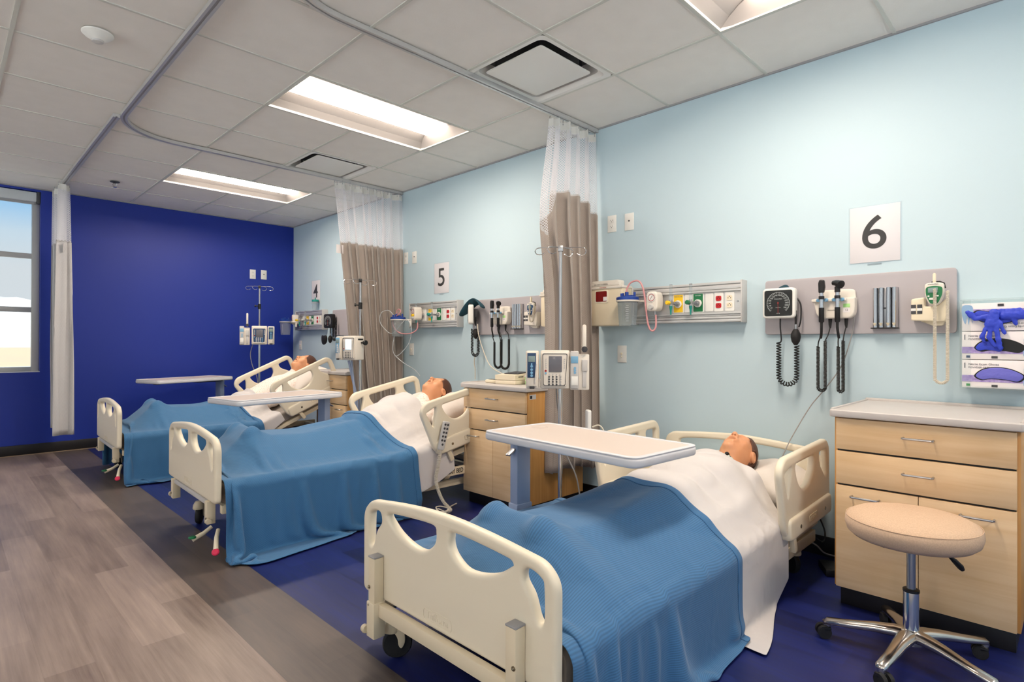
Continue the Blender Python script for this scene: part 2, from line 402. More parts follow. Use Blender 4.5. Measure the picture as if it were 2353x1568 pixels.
lf = [(-6.9,-4.0,.75,2.58),(-3.6,-.7,.75,2.58)]  # windows behind the camera, added to let more daylight onto the ceiling
wall_holes('wall_left', YN, YF, lw, 'wall', T(XL-.08,0,0) @ R('Z',90) @ FR)
wall_holes('wall_front', XL, 0, lf, 'wall', T(0,YN-.08,0) @ FR)
g = G(); g.box(XL,0,YF-.012,YF,0,.102,.003); g.box(XL,0,YF-.016,YF,0,.006, mi=1); struct('baseboard_back', g, ['base','rim'])
g = G(); g.box(-.012,0,YN,YF,0,.102,.003); struct('baseboard_right', g, 'base')
def window(n, x0, x1, z0, z1, mx):
    fr = G()
    for xa, xb in ((x0,x0+.06),(x1-.06,x1)): fr.box(xa,xb,.08,.14,z0,z1,.004,mx=mx)
    mid = (x0+x1)/2; fr.box(mid-.03,mid+.03,.085,.135,z0,z1,.004,mx=mx)
    zz = [(z0,z0+.05),(1.405,1.455),(1.94,1.99),(z1-.05,z1)]
    for za, zb in zz: fr.box(x0,x1,.085,.135,za,zb,.004,mx=mx)
    w = struct('window_%d' % n, fr, 'frame')
    gl = G(); gl.box(x0+.03,x1-.03,.108,.112,z0+.03,z1-.03,mx=mx); part('pane', gl, 'glass', w)
    sl = G(); sl.box(x0,x1,.005,.08,z0-.0,z0+.006,mx=mx); part('sill', sl, 'white', w)
    return w
for i, (x0,x1,z0,z1) in enumerate(wins):
    window(i+1, x0, x1, z0, z1, T(0,YF,0))
for i, (y0,y1,z0,z1) in enumerate(lw):
    window(i+3, y0, y1, z0, z1, T(XL,0,0) @ R('Z',90))
for i, (x0,x1,z0,z1) in enumerate(lf):
    window(i+6, -x1, -x0, z0, z1, T(0,YN,0) @ R('Z',180))
t = thing('roller_shade', 'rolled up pale window shade in its housing at the top of the window', 'window shade', (-3.66,YF+.04,2.598))
g = G(); g.box(-1.08,1.055,-.03,.035,-.10,-.004,.008); part('shade_cassette', g, 'frost', t)
for xa, xb in ((1.055,1.082),(-1.088,-1.08)):
    g = G(); g.box(xa,xb,-.035,.04,-.112,0,.002); part('end_bracket', g, 'dgrey', t)
g = G(); g.box(-1.07,1.05,.0,.004,-.125,-.09); part('shade_cloth', g, 'grey', t)

def light(a, b, label):
    t = thing('ceiling_light', label, 'ceiling light', (gx(a)+.6096, gy(b)+.3048, H), 0, 'recessed ceiling lights'); Lx, Ly = .6, .296
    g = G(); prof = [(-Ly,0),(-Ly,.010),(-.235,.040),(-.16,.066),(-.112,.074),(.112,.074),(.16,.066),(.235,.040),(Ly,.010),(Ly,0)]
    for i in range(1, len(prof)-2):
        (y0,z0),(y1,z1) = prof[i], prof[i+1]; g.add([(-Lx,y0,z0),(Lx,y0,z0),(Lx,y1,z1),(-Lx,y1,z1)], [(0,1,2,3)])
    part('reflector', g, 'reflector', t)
    g = G()
    for s in (-1, 1):
        g.box(-Lx,Lx,s*Ly-.006,s*Ly+.006,-.001,.016); g.box(s*Lx-.006,s*Lx+.006,-Ly,Ly,-.001,.016)
    part('frame', g, 'tbar', t)
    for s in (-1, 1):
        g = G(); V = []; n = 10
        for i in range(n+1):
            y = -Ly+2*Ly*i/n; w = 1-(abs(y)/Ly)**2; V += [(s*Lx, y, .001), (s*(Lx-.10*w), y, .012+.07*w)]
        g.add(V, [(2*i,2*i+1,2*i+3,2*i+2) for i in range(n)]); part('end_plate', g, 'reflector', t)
    g = G(); n = 12; V = []
    for i in range(n+1):
        y = -.125+.25*i/n; z = .052-.020*math.sqrt(max(0,1-(y/.125)**2)); V += [(-Lx+.01,y,z+.01),(Lx-.075,y,z+.01)]
    g.add(V, [(2*i,2*i+1,2*i+3,2*i+2) for i in range(n)]); g.add([V[2*i+1] for i in range(n+1)]+[(Lx-.075,0,.07)], [(i,i+1,n+1) for i in range(n)])
    part('lamp_diffuser', g, 'lamp', t)
    return t
light(0, 4, 'long recessed ceiling light nearest the royal blue wall')
light(0, 0, 'long recessed ceiling light between the two square air vents')
light(0, -4, 'recessed ceiling light cut by the top edge of the photo')
for (a, b) in lights[3:]: light(a, b, 'recessed ceiling light out of view over the aisle')
def vent(a, b, label):
    t = thing('air_vent', label, 'air vent', (gx(a)+.3048, gy(b)+.3048, H), 0, 'square ceiling air vents'); s = .298
    g = G(); 
    def ring(r0, z0, r1, z1):
        p = rect(-r0,r0,-r0,r0,.03); q = rect(-r1,r1,-r1,r1,.05); n = len(p)
        g.add([(x,y,z0) for x,y in p]+[(x,y,z1) for x,y in q], [(i,(i+1)%n,n+(i+1)%n,n+i) for i in range(n)])
    ring(s,0,.272,.001); ring(.272,.001,.25,.02); ring(.25,.02,.24,.09)
    part('vent_frame', g, 'white', t)
    g = G(); g.box(-.24,.24,-.24,.24,.09,.095); part('plenum', g, 'dgrey', t)
    g = G(); g.plate(rect(-.212,.212,-.212,.212,.02), t=.008, bev=.003, mx=T(0,0,.012)); part('face_panel', g, 'white', t)
    for i in range(4):
        g = G(); g.box(.17,.185,-.004,.004,.014,.09,mx=R('Z',45+90*i)@T(.06,0,0)); part('hanger', g, 'dgrey', t)
vent(1, 2, 'square white ceiling air vent above the privacy curtain of bed 5')
vent(1, -2, 'square white ceiling air vent nearest the camera')
t = thing('occupancy_sensor', 'round white motion sensor on the ceiling tile', 'sensor', (-2.742,3.41,H))
g = G(); g.lathe([(.0,0),(.066,0),(.066,-.007),(.052,-.02),(.03,-.034),(.028,-.036)], 32); part('housing', g, 'white', t)
g = G(); g.lathe([(.028,-.034),(.024,-.043),(.012,-.049),(0,-.05)], 24); part('lens', g, 'lgrey', t)
g = G(); g.cyl((-.03,-.035,-.012),(-.0325,-.038,-.0165),.004); part('indicator', g, 'black', t)
t = thing('sprinkler_head', 'small chrome fire sprinkler head hanging from the ceiling', 'sprinkler', (-2.12,6.45,H))
g = G(); g.lathe([(.0,0),(.04,-.001),(.038,-.006),(.02,-.009),(.012,-.016),(.0,-.016)], 24); part('escutcheon', g, 'dgrey', t)
g = G()
for s in (-1,1): g.tube([(s*.006,0,-.014),(s*.016,0,-.026),(s*.013,0,-.04),(0,0,-.05)], .0025, 6)
g.cyl((0,0,-.014),(0,0,-.05),.003); part('sprinkler_frame', g, 'steel', t)
g = G(); g.cyl((0,0,-.05),(0,0,-.053),.017); part('deflector', g, 'chrome', t)

def track(name, label, path, group='ceiling curtain tracks'):
    P = [Vector((x,y,0)) for x,y in path]; o = P[len(P)//2].copy()
    def sweep(prof):
        V = []; F = []; n = len(prof)
        for i, p in enumerate(P):
            t = (P[min(i+1,len(P)-1)]-P[max(i-1,0)]).normalized(); s = Vector((t.y,-t.x,0))
            V += [p-o+s*a+Vector((0,0,b)) for a,b in prof]
        for i in range(len(P)-1):
            for k in range(n): F.append((i*n+k, i*n+(k+1)%n, (i+1)*n+(k+1)%n, (i+1)*n+k))
        return V, F+[tuple(range(n)), tuple((len(P)-1)*n+k for k in range(n))]
    t = thing(name, label, 'curtain track', (o.x,o.y,H), 0, group)
    g = G(); g.add(*sweep([(-.019,0),(-.019,-.024),(-.006,-.024),(-.006,-.018),(.006,-.018),(.006,-.024),(.019,-.024),(.019,0)])); part('rail', g, 'alu', t)
    g = G(); g.add(*sweep([(-.0055,-.0175),(-.0055,-.0195),(.0055,-.0195),(.0055,-.0175)])); part('slot', g, 'grey', t)
def arc(cx, cy, r, a0, a1, n=14): return [(cx+r*math.cos(math.radians(a0+(a1-a0)*i/n)), cy+r*math.sin(math.radians(a0+(a1-a0)*i/n))) for i in range(n+1)]
XT = -2.43; Y5 = 4.83; Y6 = 2.425
track('curtain_track', 'metal ceiling curtain track curving from the aisle to the wall beside bed 5', [(XT,2.15),(XT,3.2)]+arc(XT+.40,Y5-.40,.40,180,90)+[(-1.2,Y5),(-.002,Y5)])
track('curtain_track', 'metal ceiling curtain track nearest the camera ending above the bed 6 curtain', [(XT,-.5),(XT,1.0)]+arc(XT+.46,Y6-.46,.46,180,90)+[(-1.2,Y6),(-.002,Y6)])
track('curtain_track', 'short straight ceiling curtain track ending at the royal blue wall', [(XT-.03,4.52),(XT-.03,6.0),(XT-.03,YF-.005)])

# world outside the window
g = G(); g.box(-90,60,14,260,-.42,-.4); struct('trim_2', g, 'sand')
g = G(); g.box(-60,XL-.4,-30,14,-.62,-.6); g.box(XL-.4,30,-30,YN-.4,-.62,-.6); struct('bounce_ground', g, 'bounce_white')  # unseen pale ground, added to bounce sunlight through the windows onto the ceiling
g = G(); g.box(-30,20,9,9.4,-1,.80); g.box(-30,20,9.4,14,-1,.6); struct('trim_3', g, 'parapet')
rng = np.random.RandomState(3)
nx, ny = 80, 24; V = []
xs = np.linspace(-190, 120, nx); ys = np.linspace(200, 330, ny)
for j, y in enumerate(ys):
    for i, x in enumerate(xs):
        h = (6.5+5*math.sin(x*.045+1.1)+2.4*math.sin(x*.11+y*.03)+1.2*math.sin(x*.31+y*.09))*min(1,(j/7))
        V.append((x, y, max(-1, h+j*.28)-.4))
g = G(); g.add(V, [(j*nx+i, j*nx+i+1, (j+1)*nx+i+1, (j+1)*nx+i) for j in range(ny-1) for i in range(nx-1)])
o = part('hills', g, 'hill'); tag(o, 'pale dry hills on the skyline outside the window', 'hills')
for k, (x, w, h) in enumerate([(-78,16,3.4),(-56,10,4.2),(-42,14,3.0)]):
    g = G(); g.box(-w/2,w/2,-5,5,0,h); g.box(-w/2-.3,w/2+.3,-5.3,5.3,h,h+.3, mi=1); 
    o = part('distant_building', g, ['parapet','white']); tag(o, ['low pale building far outside the window, left','taller pale building far outside the window, middle','low pale building far outside the window, right'][k], 'building', 'distant buildings outside', loc=(x,150,-.4))
# ---------------------------------------------------------------- implicit surfaces (organic shapes)
def smin(a, b, k): h = np.clip(.5+.5*(b-a)/k, 0, 1); return b+(a-b)*h-k*h*(1-h)
def smax(a, b, k): return -smin(-a, -b, k)
def ell(P, c, r):
    q = [(P[i]-c[i])/r[i] for i in range(3)]; k0 = np.sqrt(q[0]**2+q[1]**2+q[2]**2); k1 = np.sqrt(sum((q[i]/r[i])**2 for i in range(3)))+1e-9
    return k0*(k0-1)/k1
def cap(P, a, b, ra, rb):
    a = np.array(a, float); b = np.array(b, float); d = b-a; L = (d*d).sum()
    t = np.clip(((P[0]-a[0])*d[0]+(P[1]-a[1])*d[1]+(P[2]-a[2])*d[2])/L, 0, 1)
    return np.sqrt((P[0]-a[0]-t*d[0])**2+(P[1]-a[1]-t*d[1])**2+(P[2]-a[2]-t*d[2])**2)-(ra+(rb-ra)*t)
def nets(xs, ys, zs, F):                    # surface nets -> verts, quads
    ax = [xs, ys, zs]; sh = F.shape; cs = tuple(n-1 for n in sh); acc = np.zeros(cs+(3,)); cnt = np.zeros(cs); quads = []
    S = F < 0; grids = np.meshgrid(xs, ys, zs, indexing='ij'); Pn = np.stack(grids, -1)
    E = []
    for a in range(3):
        s0 = [slice(None)]*3; s1 = [slice(None)]*3; s0[a] = slice(0, -1); s1[a] = slice(1, None); s0 = tuple(s0); s1 = tuple(s1)
        idx = np.argwhere(S[s0] != S[s1]); i1 = idx.copy(); i1[:, a] += 1
        f0 = F[tuple(idx.T)]; f1 = F[tuple(i1.T)]; t = (f0/(f0-f1))[:, None]
        pos = Pn[tuple(idx.T)]*(1-t)+Pn[tuple(i1.T)]*t; u, v = [(1,2),(2,0),(0,1)][a]
        for du in (0, -1):
            for dv in (0, -1):
                c = idx.copy(); c[:, u] += du; c[:, v] += dv; ok = np.all(c >= 0, 1) & np.all(c < np.array(cs), 1)
                np.add.at(acc, tuple(c[ok].T), pos[ok]); np.add.at(cnt, tuple(c[ok].T), 1)
        E.append((idx, f0 < 0, u, v))
    vid = -np.ones(cs, int); act = cnt > 0; vid[act] = np.arange(act.sum()); V = acc[act]/cnt[act][:, None]
    for idx, neg, u, v in E:
        cc = []
        ok = np.all(idx < np.array(cs), 1) & (idx[:, u] > 0) & (idx[:, v] > 0); id2 = idx[ok]; ng = neg[ok]
        for du, dv in ((-1,-1),(0,-1),(0,0),(-1,0)):
            c = id2.copy(); c[:, u] += du; c[:, v] += dv; cc.append(vid[tuple(c.T)])
        q = np.stack(cc, 1); q[~ng] = q[~ng][:, ::-1]; quads.append(q)
    return V, np.concatenate(quads)
def np_mesh(name, V, F, mats, smooth=True):
    me = bpy.data.meshes.new(name); me.vertices.add(len(V)); me.vertices.foreach_set('co', np.asarray(V, np.float32).ravel())
    F = np.asarray(F); n = F.shape[1]; me.loops.add(len(F)*n); me.loops.foreach_set('vertex_index', F.ravel().astype(np.int32))
    me.polygons.add(len(F)); me.polygons.foreach_set('loop_start', (np.arange(len(F))*n).astype(np.int32)); me.polygons.foreach_set('use_smooth', np.ones(len(F), bool) if smooth else np.zeros(len(F), bool))
    for m in (mats if isinstance(mats, (list, tuple)) else [mats]): me.materials.append(M[m])
    me.update(); me.validate(); return me

# ---------------------------------------------------------------- the training manikin, lying on its back, feet at x=0, head toward +x
HL = .055                                   # head raised by the pillow
CAPS = []                                   # capsules reused as colliders
for s in (-1, 1):
    CAPS += [((.88,s*.085,.10),(.50,s*.10,.095),.088,.058),((.50,s*.10,.095),(.10,s*.10,.06),.056,.038),((.09,s*.10,.055),(.045,s*.115,.180),.034,.024),
             ((1.36,s*.18,.105),(1.10,s*.235,.075),.05,.04),((1.10,s*.235,.075),(.86,s*.235,.07),.04,.028)]
def body_sdf(P):
    d = ell(P, (.92,0,.11), (.17,.17,.10)); d = smin(d, ell(P, (1.06,0,.11), (.19,.148,.098)), .06)
    d = smin(d, ell(P, (1.22,0,.12), (.20,.17,.112)), .06); d = smin(d, cap(P, (1.37,-.14,.115), (1.37,.14,.115), .062, .062), .06)
    d = smin(d, cap(P, (1.40,0,.125), (1.525,0,.13+HL), .058, .052), .05)
    for a, b, ra, rb in CAPS: d = smin(d, cap(P, a, b, ra, rb), .035)
    for s in (-1, 1):
        h = ell(P, (.79,s*.235,.062), (.052,.040,.017))
        for k, (dy, L) in enumerate([(-.028,.062),(-.010,.074),(.009,.07),(.027,.055)]):
            h = smin(h, cap(P, (.755,s*.235+dy,.062), (.755-L,s*.235+dy*1.25,.045), .0095, .0075), .008)
        h = smin(h, cap(P, (.81,s*(.235-.035),.064), (.765,s*(.235-.072),.05), .011, .009), .01)
        d = smin(d, h, .02)
    return smin(d, head_sdf(P), .03)
def head_sdf(P):
    P = [P[0], P[1], P[2]-HL]
    d = ell(P, (1.625,0,.145), (.103,.075,.097)); d = smin(d, ell(P, (1.565,0,.172), (.080,.057,.064)), .03)
    d = smin(d, ell(P, (1.525,0,.174), (.046,.046,.040)), .025)                                             # jaw
    d = smin(d, ell(P, (1.505,0,.213), (.022,.026,.020)), .022)                                              # chin
    d = smin(d, ell(P, (1.548,0,.232), (.026,.030,.016)), .014)                                              # muzzle
    for s in (-1, 1):
        d = smin(d, ell(P, (1.587,s*.040,.208), (.028,.022,.018)), .02)                                       # cheek
        d = smax(d, -ell(P, (1.606,s*.032,.250), (.016,.019,.013)), .012)                                     # eye socket
        d = smin(d, ell(P, (1.606,s*.032,.222), (.013,.017,.013)), .006)                                      # closed lid
        d = smin(d, cap(P, (1.624,s*.012,.238), (1.622,s*.048,.226), .008, .006), .014)                       # brow
    d = smin(d, cap(P, (1.614,0,.236), (1.576,0,.258), .008, .0115), .012); d = smin(d, ell(P, (1.571,0,.258), (.011,.012,.011)), .008)
    for s in (-1, 1):
        d = smin(d, ell(P, (1.572,s*.012,.249), (.009,.008,.009)), .006)
        d = smax(d, -ell(P, (1.563,s*.0065,.2525), (.005,.0038,.006)), .002)
    d = smin(d, cap(P, (1.556,-.016,.245), (1.556,.016,.245), .0062, .0062), .006); d = smin(d, cap(P, (1.524,-.015,.231), (1.524,.015,.231), .0068, .0068), .006)
    d = smax(d, -ell(P, (1.541,0,.246), (.0125,.022,.026)), .003)                                            # open mouth
    for s in (-1, 1):
        e = ell(P, (1.606,s*.080,.142), (.019,.011,.030)); e = smax(e, -ell(P, (1.608,s*.090,.146), (.010,.008,.018)), .004)
        d = smin(d, e, .006)
    return d
def var_axis(a, b, brk, h1, h2):            # spacing h1 below brk, h2 above
    return np.concatenate([np.arange(a, brk, h1), np.arange(brk, b+h2, h2)])
XS = np.concatenate([np.arange(-.02, 1.44, .011), np.arange(1.44, 1.76, .0036)])
YS = np.concatenate([np.arange(-.32, -.11, .010), np.arange(-.11, .11, .0036), np.arange(.11, .33, .010)])
ZS = np.concatenate([np.arange(-.03, .05, .010), np.arange(.05, .345, .0042)])
_g = np.meshgrid(XS, YS, ZS, indexing='ij')
_F = body_sdf(_g)
BODY_V, BODY_F = nets(XS, YS, ZS, _F)
gx_, gy_, gz_ = _g
_gow = np.maximum(_F-.008, np.maximum(gx_-(1.475-.35*np.maximum(0, gz_-.2)), .70-gx_)); GOWN_V, GOWN_F = nets(XS, YS, ZS, _gow)
_i = XS > 1.47; _j = np.abs(YS) < .115
_h = [v[np.ix_(_i, _j, np.ones(len(ZS), bool))] for v in _g]; _hf = head_sdf(_h)
zz_ = _h[2]-HL
_line = np.maximum.reduce([_hf-.0075, -(_h[0]-1.556-.0*zz_), -(_h[0]-(1.562+.47*(zz_-.07)+.10*(np.maximum(0, .05-np.abs(_h[1]))))), (zz_-.225)])
_line = np.maximum(_line, -ell([_h[0],np.abs(_h[1]),zz_], (1.603,.085,.140), (.024,.03,.036)))
HAIR_V, HAIR_F = nets(XS[_i], YS[_j], ZS, _line)
def bend(V, xh, zh, ang, soft=.10):         # hinge the part beyond xh upward by ang
    V = np.array(V, float); a = math.radians(ang); w = np.clip((V[:, 0]-xh+soft)/(2*soft), 0, 1); w = w*w*(3-2*w)
    dx, dz = V[:, 0]-xh, V[:, 2]-zh; rx = xh+dx*math.cos(a)-dz*math.sin(a); rz = zh+dx*math.sin(a)+dz*math.cos(a)
    out = V.copy(); out[:, 0] = V[:, 0]*(1-w)+rx*w; out[:, 2] = V[:, 2]*(1-w)+rz*w; return out

# ---------------------------------------------------------------- cloth (position based dynamics on a regular lattice)
class Cloth:
    def __init__(s, P2, P3):                # P2: (ni,nj,2) flat coordinates, P3: (ni,nj,3) start
        s.P2 = P2; s.P = P3.copy(); s.V = np.zeros_like(P3); ni, nj = P2.shape[:2]; s.g = []
        def grp(a, b, k):
            r = np.linalg.norm(P2[a]-P2[b], axis=-1, keepdims=True)
            if r.size: s.g.append((a, b, r, k))
        A = slice
        def pairs(n, d):                    # independent groups of (start, end) slices with offset d
            out = []
            if d == 1: out = [(A(o, n-1, 2), A(o+1, n, 2)) for o in (0, 1)]
            else:
                for o in range(4): out.append((A(o, n-2, 4), A(o+2, n, 4)))
            return out
        for a, b in pairs(nj, 1): grp((A(None), a), (A(None), b), 1.)
        for a, b in pairs(ni, 1): grp((a, A(None)), (b, A(None)), 1.)
        for a, b in pairs(ni, 1):
            grp((a, A(0, nj-1)), (b, A(1, nj)), .55); grp((a, A(1, nj)), (b, A(0, nj-1)), .55)
        for a, b in pairs(nj, 2): grp((A(None), a), (A(None), b), s.kb)
        for a, b in pairs(ni, 2): grp((a, A(None)), (b, A(None)), s.kb)
    kb = .10
    def step(s, coll, dt=1/90, fr=.45, damp=.985, it=3, grav=-9.8):
        X0 = s.P.copy(); s.V[..., 2] += grav*dt; s.V *= damp; s.P += s.V*dt
        for _ in range(it):
            for a, b, r, k in s.g:
                pa = s.P[a]; pb = s.P[b]; d = pb-pa; l = np.sqrt((d*d).sum(-1, keepdims=True))+1e-9
                c = d*((l-r)/l*.5*k); s.P[a] = pa+c; s.P[b] = pb-c
        hit = coll(s.P)
        s.V = (s.P-X0)/dt; s.V[hit] *= (1-fr)
        sp = np.linalg.norm(s.V, axis=-1, keepdims=True); s.V *= np.minimum(1, 2.5/(sp+1e-9))
        s.P = X0+s.V*dt; coll(s.P)
def push_cap(P, hit, a, b, ra, rb, th):
    a = np.asarray(a); b = np.asarray(b); d = b-a; L = d@d; t = np.clip(((P-a)@d)/L, 0, 1); q = a+t[..., None]*d; v = P-q; l = np.sqrt((v*v).sum(-1))+1e-9
    r = ra+(rb-ra)*t+th; m = l < r; P[m] = q[m]+v[m]/l[m][:, None]*r[m][:, None]; hit |= m
def push_box(P, hit, Mi, lo, hi, th, top=True):   # oriented box: Mi = (R, t) local = (P-t)@R
    Rm, t0 = Mi; Q = (P-t0)@Rm; lo = np.array(lo)-th; hi = np.array(hi)+th
    m = np.all((Q > lo) & (Q < hi), -1)
    if not m.any(): return
    q = Q[m]; dl = q-lo; dh = hi-q; D = np.stack([dl[:,0],dh[:,0],dl[:,1],dh[:,1],dh[:,2]], 1)
    k = D.argmin(1)
    for kk, (ax, v) in enumerate([(0,lo[0]),(0,hi[0]),(1,lo[1]),(1,hi[1]),(2,hi[2])]):
        mm = k == kk; q[mm, ax] = v
    P[m] = q@Rm.T+t0; hit |= m

# ---------------------------------------------------------------- the bed, local x from foot (0) to head, y across, z up
def yz(pts): return [(a, b) for a, b in pts]
# panels are drawn in the XY plane then stood up across the bed, facing the aisle (-x): plate x = -local y, plate y = z
STAND = R('Z', -90) @ FR
def smooth2(p, n=5): return [tuple(v) for v in smooth_loop(p, n)]
def board_outline(w, z0, zp, zs):           # half width, bottom, peak, shoulder
    return round_poly([(-w,z0),(w,z0),(w,zs),(w*.90,zs+(zp-zs)*.55),(w*.45,zp-.012),(0,zp),(-w*.45,zp-.012),(-w*.90,zs+(zp-zs)*.55),(-w,zs)], [.03,.03,.06,.08,.3,.3,.3,.08,.06], 8)
HB = [(-.30,-.068),(-.26,-.058),(-.062,-.046),(-.034,-.066),(-.044,-.104),(-.095,-.136),(-.16,-.136),(-.235,-.115),(-.285,-.085)]
def board_holes(zp):
    big = [(x, zp+z) for x, z in HB]; big2 = [(-x, z) for x, z in big][::-1]
    side = [(x, zp+z) for x, z in [(-.411,-.10),(-.404,-.080),(-.37,-.067),(-.345,-.072),(-.340,-.10),(-.368,-.135),(-.388,-.185),(-.403,-.196),(-.412,-.175)]]
    return [smooth2(big), smooth2(big2), smooth2(side), smooth2([(-x, z) for x, z in side][::-1])]
def make_bed(loc, rz, ang, dz, label, text_side=True, foot_ped=True, rx=1.42):
    t = thing('hospital_bed', label, 'hospital bed', loc, rz, 'hospital beds with a training manikin each')
    zp = .588+dz; zt = .31+dz; W = .455
    def STD(x): return T(x,0,0) @ STAND
    g = G(); g.plate(board_outline(W, .222+dz, zp, zp-.08), board_holes(zp), t=.036, bev=.014, mx=STD(.022), res=3)
    fb = part('footboard', g, 'cream', t)
    g = G(); g.plate(rect(-.07,.07,-.019,.019,.014), [rect(-.0675,.0675,-.0165,.0165,.012)], t=.002, mx=STD(.0035) @ T(-.02,.262+dz,0))
    g.text('Tuffcare', .032, mx=STD(.0035) @ T(-.02,.262+dz,0), ext=.001); part('embossed_logo', g, 'cream', fb)
    # footboard posts, cross bar and bumpers
    for s, zq in ((-1,.375 if foot_ped else .25), (1,.375 if foot_ped else .25)):
        zt2 = zq+dz if foot_ped else .235+dz; y = s*.335
        g = G()
        if foot_ped: g.box(-.034,.0035,y-.019,y+.019,.20+dz,zt2,.003); g.box(-.038,.006,y-.024,y+.024,.105+dz,.225+dz,.003)
        else: g.box(-.004,.038,y-.022,y+.022,.105+dz,.2215+dz,.003)
        p = part('foot_post', g, 'cream2', t)
        if foot_ped: g = G(); g.box(-.035,.0035,y-.0195,y+.0195,zt2,zt2+.006,.002); part('post_cap', g, 'grey', p)
        for zz in ((zt2-.10, .215+dz) if foot_ped else (.135+dz,)):
            g = G(); bx = -.036 if foot_ped else -.006; g.cyl((bx,y+.012*s,zz),(bx+.0035,y+.012*s,zz),.0065,12); g.ball((bx,y+.012*s,zz),.0045); part('post_bolt', g, 'gold', p)
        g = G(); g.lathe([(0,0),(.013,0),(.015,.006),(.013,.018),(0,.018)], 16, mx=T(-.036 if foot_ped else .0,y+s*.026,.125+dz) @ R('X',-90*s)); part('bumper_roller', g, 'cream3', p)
    g = G(); g.box(*((-.020,.006) if foot_ped else (.004,.030)),-.335,.335,*((.176+dz,.2215+dz) if foot_ped else (.196+dz,.221+dz)),.003); part('cross_bar', g, 'cream2' if foot_ped else 'lgrey', t)
    # headboard
    g = G(); g.plate(board_outline(.44, .26+dz, zp+.015, zp-.05), [smooth2([(s*x, zp+z) for x, z in [(-.02,-.035),(-.30,-.045),(-.345,-.075),(-.30,-.115),(-.16,-.135),(-.04,-.12)]][::s], 4) for s in (1,-1)], t=.03, bev=.012, mx=STD(2.11), res=3)
    part('headboard', g, 'cream', t)
    # decks
    hx, hz = 1.10, zt-.11
    Rb = T(hx,0,hz) @ R('Y', -ang) @ T(-hx,0,-hz)
    g = G(); g.box(.06,1.09,-.42,.42,zt-.118,zt-.102,.004)
    for s in (-1,1): g.box(.05,1.10,s*.40-.018,s*.40+.018,zt-.15,zt-.105,.004)
    part('foot_deck', g, 'cream2', t)
    g = G(); g.box(1.11,2.05,-.42,.42,zt-.118,zt-.102,.004,mx=Rb)
    for s in (-1,1): g.box(1.10,2.05,s*.43-.012,s*.43+.012,zt-.138,zt-.104,.004,mx=Rb)
    part('backrest_deck', g, 'cream2', t)
    g = G()
    for s in (-1,1): g.box(.10,2.0,s*.435-.012,s*.435+.012,zt-.178,zt-.122,.004)
    for x in (.2,1.0,1.9): g.box(x-.02,x+.02,-.43,.43,zt-.17,zt-.135,.003)
    mf = part('main_frame', g, 'cream2', t)
    if text_side:
        g = G(); g.text('CENTURY BED', .046, mx=T(1.375,-.4475,zt-.150) @ FR, ext=.0003, align='LEFT', sx=.74); g.text('CENTURY BED', .046, mx=T(1.3765,-.4476,zt-.1495) @ FR, ext=.0003, align='LEFT', sx=.74); part('frame_lettering', g, 'ink', mf)
    g = G()
    for s in (-1,1): g.box(.24,2.02,s*.37-.018,s*.37+.018,.115,.155,.004)
    for x in (.26,2.0): g.box(x-.02,x+.02,-.37,.37,.118,.152,.004)
    part('base_frame', g, 'cream2', t)
    for s in (-1,1):
        for x in (.5,1.55):
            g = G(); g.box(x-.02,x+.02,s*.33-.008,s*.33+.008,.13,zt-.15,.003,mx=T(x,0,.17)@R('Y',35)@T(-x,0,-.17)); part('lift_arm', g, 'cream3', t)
    # casters
    for x, y, a in ((.055 if foot_ped else .13,.345 if foot_ped else .29,-31 if foot_ped else 60),(.16,-.33,70),(1.85,.36,20),(1.84,-.40,60)):
        g = G(); mx = T(x,y,0) @ R('Z', a)
        g.lathe([(.016,.142),(.022,.135),(.03,.12),(.032,.10),(.03,.095)], 20, mx=mx)
        for s in (-1,1): g.plate(smooth2([(-.012,.112),(.022,.112),(.033,.085),(.032,.056),(.021,.040),(.011,.050),(.006,.078)], 4), t=.008, bev=.003, mx=mx @ T(.012,s*.022,0) @ FR)
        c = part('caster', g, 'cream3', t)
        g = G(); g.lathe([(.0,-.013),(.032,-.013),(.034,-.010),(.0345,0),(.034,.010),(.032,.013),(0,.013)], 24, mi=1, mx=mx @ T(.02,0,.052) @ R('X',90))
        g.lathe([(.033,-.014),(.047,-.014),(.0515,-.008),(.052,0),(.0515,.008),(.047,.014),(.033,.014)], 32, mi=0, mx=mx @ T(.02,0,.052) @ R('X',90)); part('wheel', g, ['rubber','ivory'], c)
    g = G(); g.tube([(.05,-.25,.13),(.01,-.255,.105),(-.045,-.26,.085)],[.010,.011,.013],10); p = part('brake_pedal', g, 'ivory', t)
    g = G(); g.lathe([(0,0),(.019,0),(.019,.006),(.014,.010),(0,.010)], 16, mx=T(-.045,-.26,.093)); part('pedal_pad', g, 'green', p, 'green pedal pad')
    g = G(); g.tube([(.05,-.36,.14),(.03,-.40,.115),(.012,-.45,.06)],[.010,.011,.013],10); p = part('brake_pedal', g, 'ivory', t)
    g = G(); g.lathe([(0,0),(.018,0),(.018,.006),(.013,.010),(0,.010)], 16, mx=T(.010,-.455,.058) @ R('X',50) @ R('Y',-20)); part('pedal_pad', g, 'pink', p, 'pink pedal pad')
    # side rails, carried by the backrest; drawn in XZ, length .66, height .36
    out = round_poly([(0,.30),(.05,.355),(.62,.355),(.66,.31),(.655,.02),(.60,-.02),(.12,-.02),(.06,.02)], [.05,.05,.05,.05,.05,.05,.06,.05], 7)
    h1 = round_poly([(.045,.285),(.125,.305),(.125,.285),(.082,.175)], [.012,.012,.02,.012], 4)
    h2 = round_poly([(.175,.305),(.425,.305),(.425,.25),(.36,.185),(.26,.175),(.195,.24)], [.02,.02,.04,.05,.05,.03], 5)
